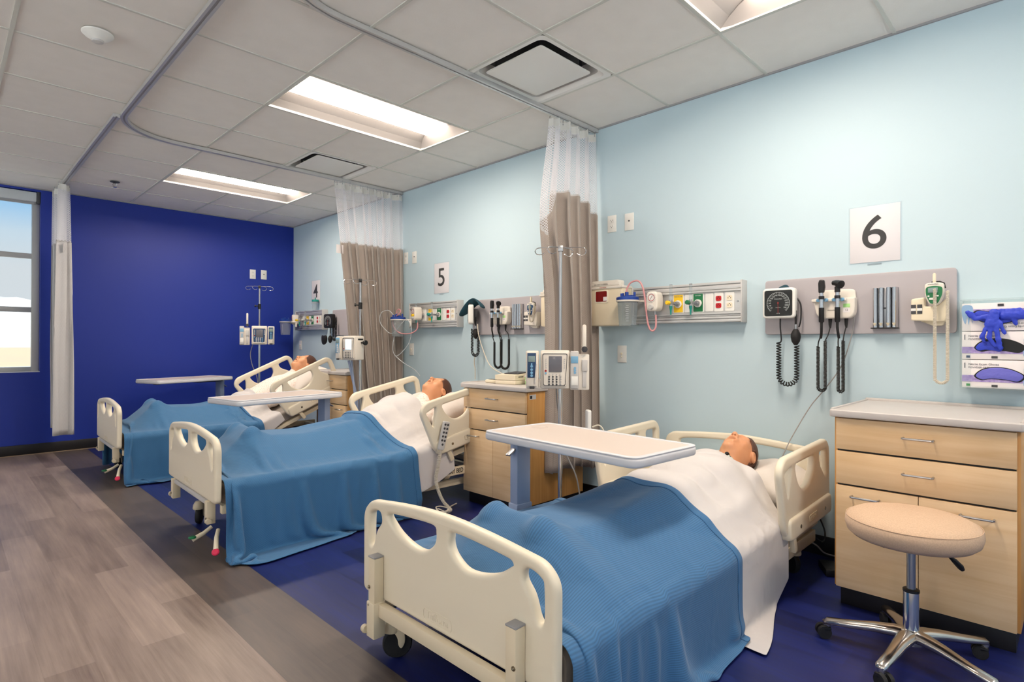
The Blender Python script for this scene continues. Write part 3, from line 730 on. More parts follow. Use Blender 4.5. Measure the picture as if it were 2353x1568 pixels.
    h3 = round_poly([(.50,.305),(.615,.305),(.615,.185),(.59,.175),(.505,.255)], [.02,.02,.02,.02,.03], 4)
    for s in (-1,1):
        x0 = rx; mx = Rb @ T(x0, s*.475, zt-.055) @ FR
        g = G(); g.plate(out, [h1,h2,h3], t=.034, bev=.013, mx=mx, res=3); g.plate(rect(.075,.645,-.012,.085,.03), t=.05, bev=.012, mx=mx @ T(0,0,.004*-s))
        r = part('side_rail', g, 'cream', t)
        for xx in (.20,.54):
            g = G(); g.cyl((xx,.03,-s*0),(xx,.03,.030 if s < 0 else -.030),.009,14,mx=mx); part('rail_bolt', g, 'gold', r)
        for xx in (.17,.50):
            g = G(); g.box(xx-.02,xx+.012,-.13,-.01,-.012,.012,.004,mx=mx @ R('Z',14)); part('rail_arm', g, 'cream2', r)
        if s < 0:
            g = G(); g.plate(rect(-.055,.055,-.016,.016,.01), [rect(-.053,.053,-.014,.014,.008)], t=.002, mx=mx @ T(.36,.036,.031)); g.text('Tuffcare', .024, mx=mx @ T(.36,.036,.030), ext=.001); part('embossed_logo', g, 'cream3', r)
    return t, Rb, zt
def bedloc(t): return Matrix.Translation(t.location) @ t.rotation_euler.to_matrix().to_4x4()
def make_mattress(bed, ang, zt, label):
    hz = zt-.11; n = 40; xs = np.linspace(.066, 2.07, n); V = []; F = []
    sec = round_poly([(-.44,zt-.100),(.44,zt-.100),(.44,zt),(-.44,zt)], .035, 4); k = len(sec)
    for x in xs: V += [(x, y, z) for y, z in sec]
    V = bend(V, 1.10, hz, ang, .09)
    F = [(i*k+j, i*k+(j+1)%k, (i+1)*k+(j+1)%k, (i+1)*k+j) for i in range(n-1) for j in range(k)]
    g = G(); g.add([tuple(v) for v in V], F+[tuple(range(k))[::-1], tuple((n-1)*k+j for j in range(k))]); o = part('mattress', g, 'mattress')
    tag(o, label, 'mattress', 'bed mattresses'); o.location = bed.location; o.rotation_euler = bed.rotation_euler; return o
def make_manikin(bed, ang, zt, x0, dy, tilt, gown, label, neck):
    hz = -.11
    loc = bedloc(bed) @ Matrix.Translation((x0, dy, zt)) @ R('Z', tilt)
    t = bpy.data.objects.new('training_manikin', None)
    xh = 1.10-x0; bv = bend(BODY_V, xh, hz, ang)
    o = bpy.data.objects.new('training_manikin', np_mesh('training_manikin', bv, BODY_F, 'skin')); C.objects.link(o); tag(o, label, 'manikin', 'training manikins in the beds')
    o.matrix_world = loc
    h = bpy.data.objects.new('hair', np_mesh('hair', bend(HAIR_V, xh, hz, ang), HAIR_F, 'hair')); C.objects.link(h); h.parent = o
    gw = bpy.data.objects.new('hospital_gown', np_mesh('hospital_gown', bend(GOWN_V, xh, hz, ang), GOWN_F, gown)); C.objects.link(gw); gw.parent = o
    m = G(); m.ball((1.541,0,.222+HL),(.0125,.021,.010)); me = m.mesh('mouth_cavity', 'mouth')
    vv = np.array([v.co[:] for v in me.vertices]); vv = bend(vv, xh, hz, ang); me.vertices.foreach_set('co', vv.astype(np.float32).ravel())
    mo = bpy.data.objects.new('mouth_cavity', me); C.objects.link(mo); mo.parent = o
    if neck:
        g = G(); g.lathe([(0,0),(.011,0),(.012,.012),(.009,.02),(0,.02)], 14, mx=T(1.462,-.012,.195+HL*.8) @ R('Y',-30)); nb = part('neck_port', g, 'black', o)
    return o, loc, xh, hz
def make_pillow(bed, ang, zt, x0, y0, label, hx=.23, hy=.33, rot=0, ph_=.160):
    n, m = 36, 44; V = []; F = []
    rng = np.random.RandomState(int(x0*1000)+int(abs(ang)*7)); ph = rng.rand(6)*6
    for side in (1,-1):
        for i in range(n+1):
            for j in range(m+1):
                u = -1+2*i/n; v = -1+2*j/m; e = max(0, (1-abs(u)**2.6)*(1-abs(v)**2.6)); c = 1-.10*(1-abs(abs(u)*abs(v)))*0
                edge = .94+.06*(abs(u*v))**1.2
                z = ph_*e**.6*(1+.10*math.sin(3*u+ph[0])*math.sin(2.5*v+ph[1]))-((ph_-.055)*math.exp(-((v*hy)**2/.010+(u*hx+.05)**2/.030)) if side > 0 else 0)
                V.append((u*hx*edge, v*hy*edge, side*max(z if side > 0 else z*.55,0)+.052))
    k = (n+1)*(m+1)
    for s in (0,1):
        for i in range(n):
            for j in range(m):
                q = (s*k+i*(m+1)+j, s*k+(i+1)*(m+1)+j, s*k+(i+1)*(m+1)+j+1, s*k+i*(m+1)+j+1); F.append(q if s == 0 else q[::-1])
    mx = R('Z', rot); V = [mx @ Vector(v)+Vector((x0, y0, zt)) for v in V]; V = bend(V, 1.10, zt-.11, ang)
    b = bmesh.new(); vs = [b.verts.new(v) for v in V]; [b.faces.new([vs[i] for i in f]) for f in F]; bmesh.ops.remove_doubles(b, verts=b.verts, dist=.0008)
    g = G(); g.addbm(b); o = part('pillow', g, 'pillow', ang=None); tag(o, label, 'pillow', 'bed pillows'); o.location = bed.location; o.rotation_euler = bed.rotation_euler; return o

def drape(name, bed, ang, zt, mk, outline, label, cat, matname, seed=0, thick=.004, steps=230, gap=.006, waves=.012, group=None, pins=None, kb=.10, slack=.02, over=None):
    """outline(s in 0..1 along, returns (x_near, x_far, drop_near, drop_far)) in bed coordinates; near = -y side"""
    o, loc, xh, hz = mk; hw = .44
    h = .021; ni = outline['ni']; rows = [outline['f'](i/(ni-1)) for i in range(ni)]
    tot = max(r[2]+r[3] for r in rows)+2*hw+.20; nj = int(tot/h)+1
    P2 = np.zeros((ni, nj, 2)); P3 = np.zeros((ni, nj, 3)); rng = np.random.RandomState(seed); ph = rng.rand(12)*6.28
    for i, (xn, xf, dn, df) in enumerate(rows):
        a0 = -(hw+dn+.10); a1 = hw+df+.10
        for j in range(nj):
            w = j/(nj-1); a = a0+(a1-a0)*w; xx = xn+(xf-xn)*w
            if 'bow' in outline: xx += outline['bow'](i/(ni-1), a)
            P2[i, j] = (xx, a)
    # start shape: arc-length mapping over a smooth hump
    yg = np.linspace(0, hw+.02, 60); u = np.clip((yg-.24)/(hw+.02-.24), 0, 1); sh = 1-u*u*(3-2*u)
    for i in range(ni):
        for j in range(nj):
            x, a = P2[i, j]; x = max(x, .058); hh = float(np.interp(x, [.05,.17,.24,.42,.55,.62,.95,1.1,1.6,1.8], [.05,.20,.285,.27,.20,.18,.21,.262,.262,.25]))
            zg = zt+.02+hh*sh; L = np.concatenate([[0], np.cumsum(np.hypot(np.diff(yg), np.diff(zg)))]); q = abs(a); sg = math.copysign(1, a)
            if q <= L[-1]: y = float(np.interp(q, L, yg)); z = float(np.interp(q, L, zg))
            else:
                d = q-L[-1]; y = hw+.03+(.02*math.sin(x*17+ph[0])+.012*math.sin(x*39+ph[1]))*min(1,d*5)+.22*d; z = max(.012, zt+.02-.97*d)
            P3[i, j] = (x, sg*y, z)
    flat = P3.reshape(-1, 3); flat[:] = bend(flat, 1.10, zt-.11, ang); P3 = flat.reshape(ni, nj, 3)
    P3 += waves*rng.randn(ni, nj, 3)*.25
    Pf = P2.copy(); u_, v_ = P2[..., 0].copy(), P2[..., 1].copy()
    P2[..., 0] = u_*(1+slack)+.006*np.sin(v_*9+ph[2])+.004*np.sin(v_*21+u_*8+ph[3]); P2[..., 1] = v_*(1+slack*.6)+.006*np.sin(u_*8+ph[4])+.004*np.sin(u_*19-v_*7+ph[5])
    for q in range(8):
        cx_, cy_, rr = rng.uniform(.1,.9), rng.uniform(-.5,.3), rng.uniform(.08,.2); aa = rng.uniform(0,PI); b_ = .016*np.exp(-((u_-cx_)**2+(v_-cy_)**2)/rr**2)*np.tanh(((u_-cx_)*math.cos(aa)+(v_-cy_)*math.sin(aa))*14)
        b_ = b_*np.clip((.60-np.abs(v_))/.25, 0, 1); P2[..., 0] += b_*math.cos(aa); P2[..., 1] += b_*math.sin(aa)
    Cloth.kb = kb; cl = Cloth(P2, P3)
    a = math.radians(ang); Rm = np.eye(3); R2 = np.array([[math.cos(a),0,-math.sin(a)],[0,1,0],[math.sin(a),0,math.cos(a)]])  # columns: local axes in bed frame
    R2 = np.array([[math.cos(a),0,-math.sin(a)],[0,1,0],[math.sin(a),0,math.cos(a)]])
    hp = np.array([1.10,0,zt-.11])
    Lm = np.array((bedloc(bed).inverted() @ loc)); caps = []
    def tf(p): q = bend([p], xh, hz, ang)[0]; return (Lm @ np.array([q[0],q[1],q[2],1]))[:3]
    ext = [((.90,-.07,.11),(.90,.07,.11),.112,.112),((1.06,-.06,.11),(1.06,.06,.11),.116,.116),((1.06,0,.115),(1.30,0,.125),.126,.133),((1.22,-.07,.12),(1.22,.07,.12),.129,.129),((1.37,-.15,.115),(1.37,.15,.115),.080,.080),((1.30,-.07,.12),(1.38,-.10,.12),.12,.085),((1.30,.07,.12),(1.38,.10,.12),.12,.085),((1.40,0,.14),(1.50,0,.19),.064,.060),((.84,-.235,.07),(.72,-.235,.06),.036,.026),((.84,.235,.07),(.72,.235,.06),.036,.026)]
    for A, B, ra, rb in CAPS+ext: caps.append((tf(A), tf(B), ra, rb))
    dx0 = tf((.055,0,.17))[0]-.30; dyc = tf((.3,0,.1))[1]; th = gap; toes = [tf((.055,sg*.115,.170)) for sg in (-1,1)]
    def coll(P):
        hit = np.zeros(P.shape[:2], bool)
        for A, B, ra, rb in caps: push_cap(P, hit, A, B, ra, rb, th)
        push_box(P, hit, (np.eye(3), np.zeros(3)), (.03,-.445,-.2), (1.12,.445,zt), th)
        push_box(P, hit, (R2, hp), (0,-.445,-.10), (.98,.445,.11), th)
        if ang < 5: push_box(P, hit, (np.eye(3), np.zeros(3)), (1.1,-.445,-.2), (2.1,.445,zt-.05), th)
        for q in toes:
            d2 = ((P[..., 0]-q[0])/.090)**2+((P[..., 1]-q[1])/.070)**2; hz_ = zt+(q[2]-zt+.050+th)*np.sqrt(np.clip(1-d2, 0, 1)); m = (d2 < 1) & (P[..., 2] < hz_); P[..., 2][m] = hz_[m]; hit |= m
        xl = P[..., 0]-dx0; A_ = np.interp(xl, [.06,.30,.42,.62,1.0,1.12], [0,.215,.160,.150,.17,0 if ang > 5 else .15]); yc = P[..., 1]-dyc
        S_ = np.clip((.43-np.abs(yc))/.30, 0, 1); hz_ = zt+A_*S_+th-.012; m = (S_ > 0) & (A_ > .005) & (np.abs(P[..., 1]) < .43) & (P[..., 2] < hz_); P[..., 2][m] += (hz_-P[..., 2])[m]*.5; hit |= m
        for (lo, hi) in outline.get('boxes', []): push_box(P, hit, (np.eye(3), np.zeros(3)), lo, hi, th)
        m = P[..., 0] < .046; P[..., 0][m] = .046
        if rows[0][0] < .05: P[0, :, 0] = .048
        m = P[..., 2] < .008; P[..., 2][m] = .008; hit |= m
        return hit
    if over is not None:
        from mathutils.kdtree import KDTree
        ms = over.data; kd = KDTree(len(ms.vertices)); nn = [v.normal.copy() for v in ms.vertices]; cc_ = [v.co.copy() for v in ms.vertices]
        for q, c in enumerate(cc_): kd.insert(c, q)
        kd.balance(); xlo = min(c.x for c in cc_)-.02
        for q in range(len(nn)):
            if nn[q].dot(Vector((0, cc_[q].y, max(.05, cc_[q].z-zt+.1)))) < 0: nn[q] = -nn[q]
    def clear_over(P):
        for i, j in np.argwhere(P[..., 0] > xlo):
            p = Vector(P[i, j]); c, q, dd = kd.find(p)
            if dd < .05:
                e_ = (p-c).dot(nn[q])
                if e_ < .010: P[i, j] = p+nn[q]*(.010-e_)
    for k in range(steps):
        if over is not None and k > 60 and (k % 6 == 0 or k > steps-4): clear_over(cl.P)
        cl.step(coll, fr=.35 if k < steps*.6 else .75, damp=.985 if k < steps*.7 else .93)
    if over is not None: clear_over(cl.P)
    V = cl.P.reshape(-1, 3); idx = np.arange(ni*nj).reshape(ni, nj)
    F = np.stack([idx[:-1,:-1], idx[:-1,1:], idx[1:,1:], idx[1:,:-1]], -1).reshape(-1, 4)[:, ::-1]
    me = np_mesh(name, V, F, matname); uvl = me.uv_layers.new(name='UVMap'); li = np.zeros(len(me.loops), np.int32); me.loops.foreach_get('vertex_index', li)
    uvl.data.foreach_set('uv', P2.reshape(-1, 2)[li].astype(np.float32).ravel())
    ob = bpy.data.objects.new(name, me); C.objects.link(ob); ob.location = bed.location; ob.rotation_euler = bed.rotation_euler
    tag(ob, label, cat, group)
    if over is not None:                    # doubled hem along the head edge
        Q = cl.P; nr = np.cross(Q[-3:, 2:, :][:, :1], Q[-3:, 2:, :][:, :1]) if False else None
        dx_ = np.gradient(Q, axis=0); dy_ = np.gradient(Q, axis=1); N_ = np.cross(dx_, dy_); N_ /= np.linalg.norm(N_, axis=-1, keepdims=True)+1e-9
        hv = (Q+N_*.0075)[-3:]; hn = hv.shape[1]; ix = np.arange(3*hn).reshape(3, hn); HF = np.stack([ix[:-1,:-1], ix[:-1,1:], ix[1:,1:], ix[1:,:-1]], -1).reshape(-1, 4)[:, ::-1]
        hm = np_mesh('folded_hem', hv.reshape(-1, 3), HF, matname); hu = hm.uv_layers.new(name='UVMap'); l2 = np.zeros(len(hm.loops), np.int32); hm.loops.foreach_get('vertex_index', l2)
        hu.data.foreach_set('uv', P2[-3:].reshape(-1, 2)[l2][:, ::-1].astype(np.float32).ravel()); ho = bpy.data.objects.new('folded_hem', hm); C.objects.link(ho); ho.parent = ob
        m1 = ho.modifiers.new('s','SOLIDIFY'); m1.thickness = .006; m1.offset = 0; m2 = ho.modifiers.new('d','SUBSURF'); m2.levels = 1; m2.render_levels = 2
    so = ob.modifiers.new('s', 'SOLIDIFY'); so.thickness = thick; so.offset = 1; ss = ob.modifiers.new('d', 'SUBSURF'); ss.levels = 1; ss.render_levels = 2
    return ob, cl
def lerp(a, b, t): return a+(b-a)*t
# ---------------------------------------------------------------- three bays: bed, mattress, manikin, pillow, sheet, blanket
BED6 = (-2.207,1.375,0)
b6, Rb6, zt6 = make_bed(BED6, 0, 2, 0, 'nearest cream hospital bed, flat, under the sign numbered 6')
make_mattress(b6, 2, zt6, 'grey mattress on the nearest bed under sign 6')
mk6 = make_manikin(b6, 2, zt6, .245, -.03, -3.5, 'gown6', 'training manikin lying flat in the nearest bed, open mouth, green dotted gown', True)
make_pillow(b6, 2, zt6, 1.86, -.15, 'white pillow under the head in the nearest bed')
f = lambda s: (lerp(1.12,1.60,s), lerp(1.12,1.66,s), lerp(.30,.14,s), .10)
sh_ = drape('bed_sheet', b6, 2, zt6, mk6, {'f': lambda s: (lerp(.98,1.57,s), lerp(1.06,1.68,s), lerp(.262,.10,s), .06), 'ni': 32, 'bow': lambda s, a: .07*s*math.exp(-((a+.13)/.2)**2)}, 'white sheet folded over the chest of the nearest manikin and hanging down', 'sheet', 'sheet', 5, gap=.017, slack=.008)
drape('blanket', b6, 2, zt6, mk6, {'f': lambda s: (lerp(-.03,1.06,s), lerp(-.03,1.13,s), lerp(.30,.175,s), .12), 'ni': 56}, 'blue ribbed blanket over the legs in the nearest bed', 'blanket', 'blanket', 1, gap=.028, thick=.006, slack=.008, over=sh_[0])
b5, Rb5, zt5 = make_bed((-2.30,3.52,0), -1.5, 12, .07, 'middle cream hospital bed with a slightly raised backrest, under sign 5', foot_ped=False, rx=1.29)
make_mattress(b5, 12, zt5, 'grey mattress on the middle bed')
mk5 = make_manikin(b5, 12, zt5, .25, .03, 2.5, 'gown5', 'training manikin propped up slightly in the middle bed, open mouth', False)
make_pillow(b5, 12, zt5, 1.80, .10, 'white pillow in the middle bed')
sh_ = drape('bed_sheet', b5, 12, zt5, mk5, {'f': lambda s: (lerp(1.25,1.62,s), lerp(1.0,1.64,s), lerp(.14,.10,s), .05), 'ni': 30, 'bow': lambda s, a: .10*s*math.exp(-((a)/.2)**2)}, 'white sheet over the middle manikin with a corner hanging beside the rail', 'sheet', 'sheet', 6, gap=.016, slack=.008)
drape('blanket', b5, 12, zt5, mk5, {'f': lambda s: (lerp(-.03,1.38,s), lerp(-.03,1.02,s), lerp(.338,.18,s), .08), 'ni': 64}, 'blue woven blanket reaching the floor beside the middle bed', 'blanket', 'blanket2', 2, gap=.024, thick=.006, slack=.035, over=sh_[0])
b4, Rb4, zt4 = make_bed((-2.31,5.70,0), -1.2, 24, .06, 'farthest cream hospital bed with its backrest raised most, beside the royal blue wall', foot_ped=False, rx=1.31)
make_mattress(b4, 24, zt4, 'grey mattress on the farthest bed')
mk4 = make_manikin(b4, 24, zt4, .30, .04, 0, 'gown5', 'training manikin sitting up most, in the farthest bed', False)
make_pillow(b4, 24, zt4, 1.83, .04, 'white pillow in the farthest bed')
sh_ = drape('bed_sheet', b4, 24, zt4, mk4, {'f': lambda s: (lerp(1.0,1.48,s), lerp(1.0,1.50,s), .05, .05), 'ni': 24}, 'white sheet over the farthest manikin', 'sheet', 'sheet', 8, gap=.016, slack=.008)
drape('blanket', b4, 24, zt4, mk4, {'f': lambda s: (lerp(-.03,1.16,s), lerp(-.03,1.05,s), lerp(.34,.05,s), .2), 'ni': 54}, 'blue woven blanket on the farthest bed, its corner hanging to the floor', 'blanket', 'blanket2', 3, gap=.024, thick=.006, slack=.03, over=sh_[0])
# ---------------------------------------------------------------- furniture
def handle(g, x, z, y=0, w=.096, mi=0):
    for s in (-1,1): g.cyl((x+s*w/2,y,z),(x+s*w/2,y-.026,z),.004,8,mi)
    g.tube([(x-w/2-.001,y-.02,z),(x-w/2+.003,y-.027,z),(x,y-.029,z),(x+w/2-.003,y-.027,z),(x+w/2+.001,y-.02,z)],.0045,8,mi)
def cabinet(loc, label, w=.595, rz=WALLR, tagside=False):
    t = thing('bedside_cabinet', label, 'cabinet', loc, rz, 'maple bedside cabinets with grey tops'); a = w/2; d = .575
    g = G(); g.box(-a,a,.02,d,.085,.80,.001, mi=0); g.box(-a+.012,a-.012,.015,.02,.10,.79, mi=1); part('carcass', g, ['woodv','black'], t)
    g = G(); g.box(-a+.015,a-.015,.05,d-.02,0,.085,.001); part('toe_kick', g, 'base', t)
    g = G(); g.plate(rect(-a-.014,a+.014,-.016,d+.004,.018), t=.030, bev=.005, mx=T(0,0,.818)); 
    for (x0,x1,y0,y1) in ((-a-.012,a+.012,d-.016,d+.002),(-a-.012,-a+.0,-.0,d),(a-.0,a+.012,-.0,d)): g.box(x0,x1,y0,y1,.828,.845 if y0 > .1 else .839,.004)
    part('worktop', g, 'top', t)
    for k, (z0, z1) in enumerate([(.668,.798),(.524,.660)]):
        g = G(); g.box(-a+.010,a-.010,0,.02,z0,z1,.0015); dr = part('drawer', g, 'wood', t)
        g = G(); handle(g, 0, (z0+z1)/2+.008); part('handle', g, 'steel', dr)
    for s in (-1,1):
        g = G(); g.box(min(s*.0012,s*(a-.010)), max(s*.0012,s*(a-.010)),0,.02,.088,.516,.0015); dr = part('door', g, 'wood', t)
        g = G(); handle(g, s*a*.60, .478); part('handle', g, 'steel', dr)
    if tagside:
        g = G(); g.box(a,a+.001,.03,.09,.755,.785); g.box(a+.001,a+.0015,.034,.054,.76,.778,mi=1); part('asset_tag', g, ['lgrey','ink'], t)
    return t
cabinet((-.60,.4425,0), 'maple bedside cabinet nearest the camera, behind the round stool')
cabinet((-.70,2.748,0), 'maple bedside cabinet between the middle and the nearest bed, with a cream device on top', .61, WALLR, True)
cabinet((-.60,5.15,0), 'maple bedside cabinet between the farthest and the middle bed, half behind a curtain', .60)

def table(loc, rz, L, Wd, zt, label, cy=0., basel=.62, lev=0):
    t = thing('overbed_table', label, 'overbed table', loc, rz, 'overbed tables'); h = Wd/2
    g = G(); g.plate(rect(-.03,L-.03,-h,h,.05), t=.036, bev=.011, mx=T(0,0,zt-.018)); g.plate(rect(-.03+.002,L-.032,-h+.002,h-.002,.048), [rect(-.006,L-.054,-h+.024,h-.024,.03)], t=.006, bev=.0025, mx=T(0,0,zt+.001))
    part('tabletop', g, 'tabedge', t)
    g = G(); g.plate(rect(-.008,L-.052,-h+.022,h-.022,.03), t=.0015, mx=T(0,0,zt+.0006)); g.plate([(x+.055,y+h*.35) for x, y in circ(0,0,.040,28)], [[(x+.055,y+h*.35) for x, y in circ(0,0,.037,28)]], t=.0012, mx=T(0,0,zt+.0016)); part('top_inlay', g, 'topface', t)
    g = G(); g.box(.0,.30,-.05+cy,.05+cy,zt-.055,zt-.036,.003); g.box(.30,L-.14,-.02,.02,zt-.048,zt-.036,.003); g.box(L-.16,L-.12,-.03,.03,zt-.052,zt-.036,.003); part('support_bracket', g, 'dgrey', t)
    g = G(); g.box(-.025,.025,-.042+cy,.042+cy,.30,zt-.04,.003); p = part('column', g, 'tabpost', t)
    g = G(); g.box(-.031,.031,-.048+cy,.048+cy,.06,.36,.004); part('outer_sleeve', g, 'tabpost', p)
    g = G(); g.box(-.048,-.018,-.012+cy,.012+cy,zt-.075,zt-.045,.003,mx=R('Z',lev)); g.box(-.095,-.03,-.014+cy,.014+cy,-.004,.004,.002,mx=R('Z',lev)@T(0,0,zt-.072)@R('Y',-32)); g.cyl((-.03,-.03+cy,zt-.06),(-.03,.03+cy,zt-.06),.006); part('release_lever', g, 'steel', p)
    g = G(); g.box(-.03,basel,-.30,-.255,.042,.066,.006); g.box(-.03,basel,.255,.30,.042,.066,.006); g.box(-.035,.03,-.29,.29,.04,.07,.006); part('base', g, 'tabpost', t)
    for x in (0,basel-.03):
        for y in (-.277,.277):
            g = G(); g.cyl((x,y-.011,.022),(x,y+.011,.022),.0215,16); g.cyl((x,y,.025),(x,y,.045),.008,8); part('caster', g, 'rubber', t)
    return t
table((-1.345,1.87,0), -93.5, .84, .42, .712, 'overbed table reaching across the nearest bed', lev=90)
table((-1.14,4.22,0), 190, .85, .42, .725, 'overbed table parked beside the middle bed, pointing at the aisle', basel=.5)
table((-1.03,6.92,0), 199, .86, .40, .725, 'overbed table against the royal blue wall beyond the farthest bed', basel=.5)

t = thing('stool', 'round beige swivel stool with a chrome column on five casters', 'stool', (-.86,.42,0), 0)
g = G(); g.lathe([(0,.420),(.15,.420),(.180,.424),(.196,.438),(.203,.462),(.201,.482),(.194,.492),(.17,.505),(.12,.513),(0,.517)], 64); se = part('seat', g, 'vinyl', t)
g = G(); g.tube([(.1985*math.cos(a),.1985*math.sin(a),.489) for a in np.linspace(0,2*PI,64,endpoint=False)],.0012,6,closed=True); part('piping', g, 'vinyl', se)
g = G(); g.box(-.10,.10,-.10,.10,.408,.425,.003,mx=R('Z',20)); g.cyl((0,0,.39),(0,0,.42),.03); part('seat_plate', g, 'dgrey', t)
g = G(); g.cyl((0,0,.22),(0,0,.42),.0140,24); part('gas_lift', g, 'steel', t)
g = G(); g.lathe([(.0,.06),(.024,.06),(.0245,.235),(.023,.241),(0,.241)], 32); part('column', g, 'chrome', t)
g = G(); g.lathe([(.0,.238),(.0255,.238),(.0255,.246),(.02,.249),(0,.249)], 32); part('column_collar', g, 'black', t)
g = G(); g.tube([(.03,-.02,.41),(.09,-.075,.375),(.115,-.10,.35)],.0045,8); lv = part('height_lever', g, 'black', t)
g = G(); g.tube([(.11,-.095,.355),(.122,-.106,.342),(.14,-.122,.318),(.146,-.127,.308)],[.005,.009,.0105,.007],10); part('lever_grip', g, 'black', lv)
g = G()
for k in range(5):
    a = 100+72*k; mx = R('Z', a)
    P = [(.0,0,.085),(.05,0,.088),(.11,0,.083),(.19,0,.070),(.262,0,.062),(.272,0,.054)]; rw = [.034,.030,.025,.021,.019,.012]; rh = [.022,.020,.017,.014,.013,.010]
    V = []; n = 14
    for p, w_, h_ in zip(P, rw, rh): V += [(p[0], w_*math.cos(2*PI*i/n), p[2]+h_*math.sin(2*PI*i/n)) for i in range(n)]
    g.add(V, [(j*n+i,j*n+(i+1)%n,(j+1)*n+(i+1)%n,(j+1)*n+i) for j in range(5) for i in range(n)]+[tuple(5*n+i for i in range(n))], mx=mx); g.cyl((.262,0,.045),(.262,0,.062),.0145,14,mx=mx)
g.lathe([(0,.055),(.036,.058),(.038,.09),(.034,.104),(.026,.108),(0,.108)], 32); part('star_base', g, 'polished', t, ang=50)
for k in range(5):
    a = 100+72*k; mx = R('Z', a) @ T(.262,0,0) @ R('Z', 40*k+25); g = G()
    for s in (-1,1): g.cyl((.012,s*.006,.0235),(.012,s*.020,.0235),.0235,20,mx=mx)
    c = part('caster', g, 'rubber', t); g = G(); g.box(-.012,.018,-.021,.021,.028,.046,.008,mx=mx); g.cyl((0,0,.03),(0,0,.05),.010,12,mx=mx); part('caster_fork', g, 'black', c)

# devices on the middle cabinet
Zc = .8455-.012
t = thing('recording_device', 'cream desktop medical device with a dark top on the middle cabinet', 'medical device', (-.50,2.74,Zc+.0), WALLR+8)
g = G(); g.box(-.085,.085,-.11,.11,0,.028,.006); part('base_housing', g, 'ivory', t)
g = G(); V = [(-.085,-.11,.03),(.085,-.11,.03),(.085,.11,.03),(-.085,.11,.03),(-.085,-.11,.062),(.085,-.11,.062),(.085,.11,.074),(-.085,.11,.074)]
g.add(V,[(0,1,2,3),(4,5,6,7),(0,1,5,4),(1,2,6,5),(2,3,7,6),(3,0,4,7)]); g.box(.085,.0865,-.075,-.02,.048,.053,mi=1); part('top_housing', g, ['ivory','black'], t)
g = G(); g.box(-.06,.06,-.04,.09,.068,.0745,.003,mx=R('X',3)); part('dark_panel', g, 'dgrey', t)
t = thing('small_monitor', 'small cream box with dark buttons beside the cream device on the middle cabinet', 'medical device', (-.555,2.885,Zc), WALLR+10)
g = G(); g.box(-.05,.05,-.045,.045,0,.024,.008); part('housing', g, 'ivory', t)
g = G(); g.box(-.03,.03,-.03,.0,.024,.0265,.001); part('keypad', g, 'dgrey', t)
t = thing('specimen_cup', 'small cup with lime green label at the right end of the middle cabinet', 'cup', (-.52,2.59,Zc)); 
g = G(); g.lathe([(0,0),(.022,0),(.025,.055),(.0255,.055)], 24); part('cup_body', g, 'offwhite', t)
g = G(); g.lathe([(.0232,.004),(.0245,.026),(.0246,.026)], 24); g.lathe([(.025,.034),(.0262,.050),(.0263,.05)], 24); part('cup_label', g, 'lime', t)
g = G(); g.lathe([(0,.055),(.027,.055),(.027,.064),(0,.064)], 24); part('cup_lid', g, 'white', t)

# ---------------------------------------------------------------- infusion poles and pumps
def iv_pole(loc, rz, label, h, black=True, hookrot=0):
    t = thing('infusion_pole', label, 'infusion pole', loc, rz, 'infusion poles on wheels')
    g = G(); g.cyl((0,0,.10),(0,0,h-.62),.0125,20); part('lower_pole', g, 'chrome', t)
    g = G(); g.cyl((0,0,h-.66),(0,0,h),.0095,18); part('upper_pole', g, 'steel', t)
    if black:
        g = G(); g.cyl((0,0,h-.27),(0,0,h-.21),.017,16); part('clamp_collar', g, 'black', t)
        g = G(); g.tube([(-.015,0,h-.235),(-.035,0,h-.233),(-.037,0,h-.233),(-.052,0,h-.233)],[.006,.006,.014,.014],12); part('clamp_knob', g, 'black', t)
    g = G(); g.box(-.014,.014,-.012,.012,h-.028,h+.006,.003); part('hook_hub', g, 'black' if black else 'steel', t)
    for k in range(4):
        a = hookrot+(0,38,180,218)[k]; L = .125 if k % 2 == 0 else .075; mx = R('Z', a)
        P = [(0,0,h-.004),(L*.5,0,h-.004),(L,0,h-.006),(L+.016,0,h-.014),(L+.022,.006,h-.028),(L+.012,.014,h-.044),(L-.01,.018,h-.048),(L-.03,.018,h-.038)]
        g = G(); g.tube([tuple(v) for v in smooth_loop(P,5,False)],.0027,8,mx=mx); part('bag_hook', g, 'chrome', t)
    g = G(); g.lathe([(0,.075),(.045,.078),(.05,.10),(.03,.118),(0,.12)], 24)
    for k in range(5): g.tube([(0,0,.095),(.12,0,.09),(.26,0,.068)],[.016,.013,.010],10,mx=R('Z',72*k+20))
    part('wheel_base', g, 'black', t)
    for k in range(5):
        g = G(); mx = R('Z',72*k+20) @ T(.26,0,0); g.cyl((0,-.012,.027),(0,.012,.027),.027,16,mx=mx); g.cyl((0,0,.03),(0,0,.06),.008,8,mx=mx); part('caster', g, 'rubber', t)
    return t
def knobs(g, pts, r, y, mi=0): 
    for x, z in pts: g.cyl((x,y,z),(x,y-.0025,z),r,12,mi)
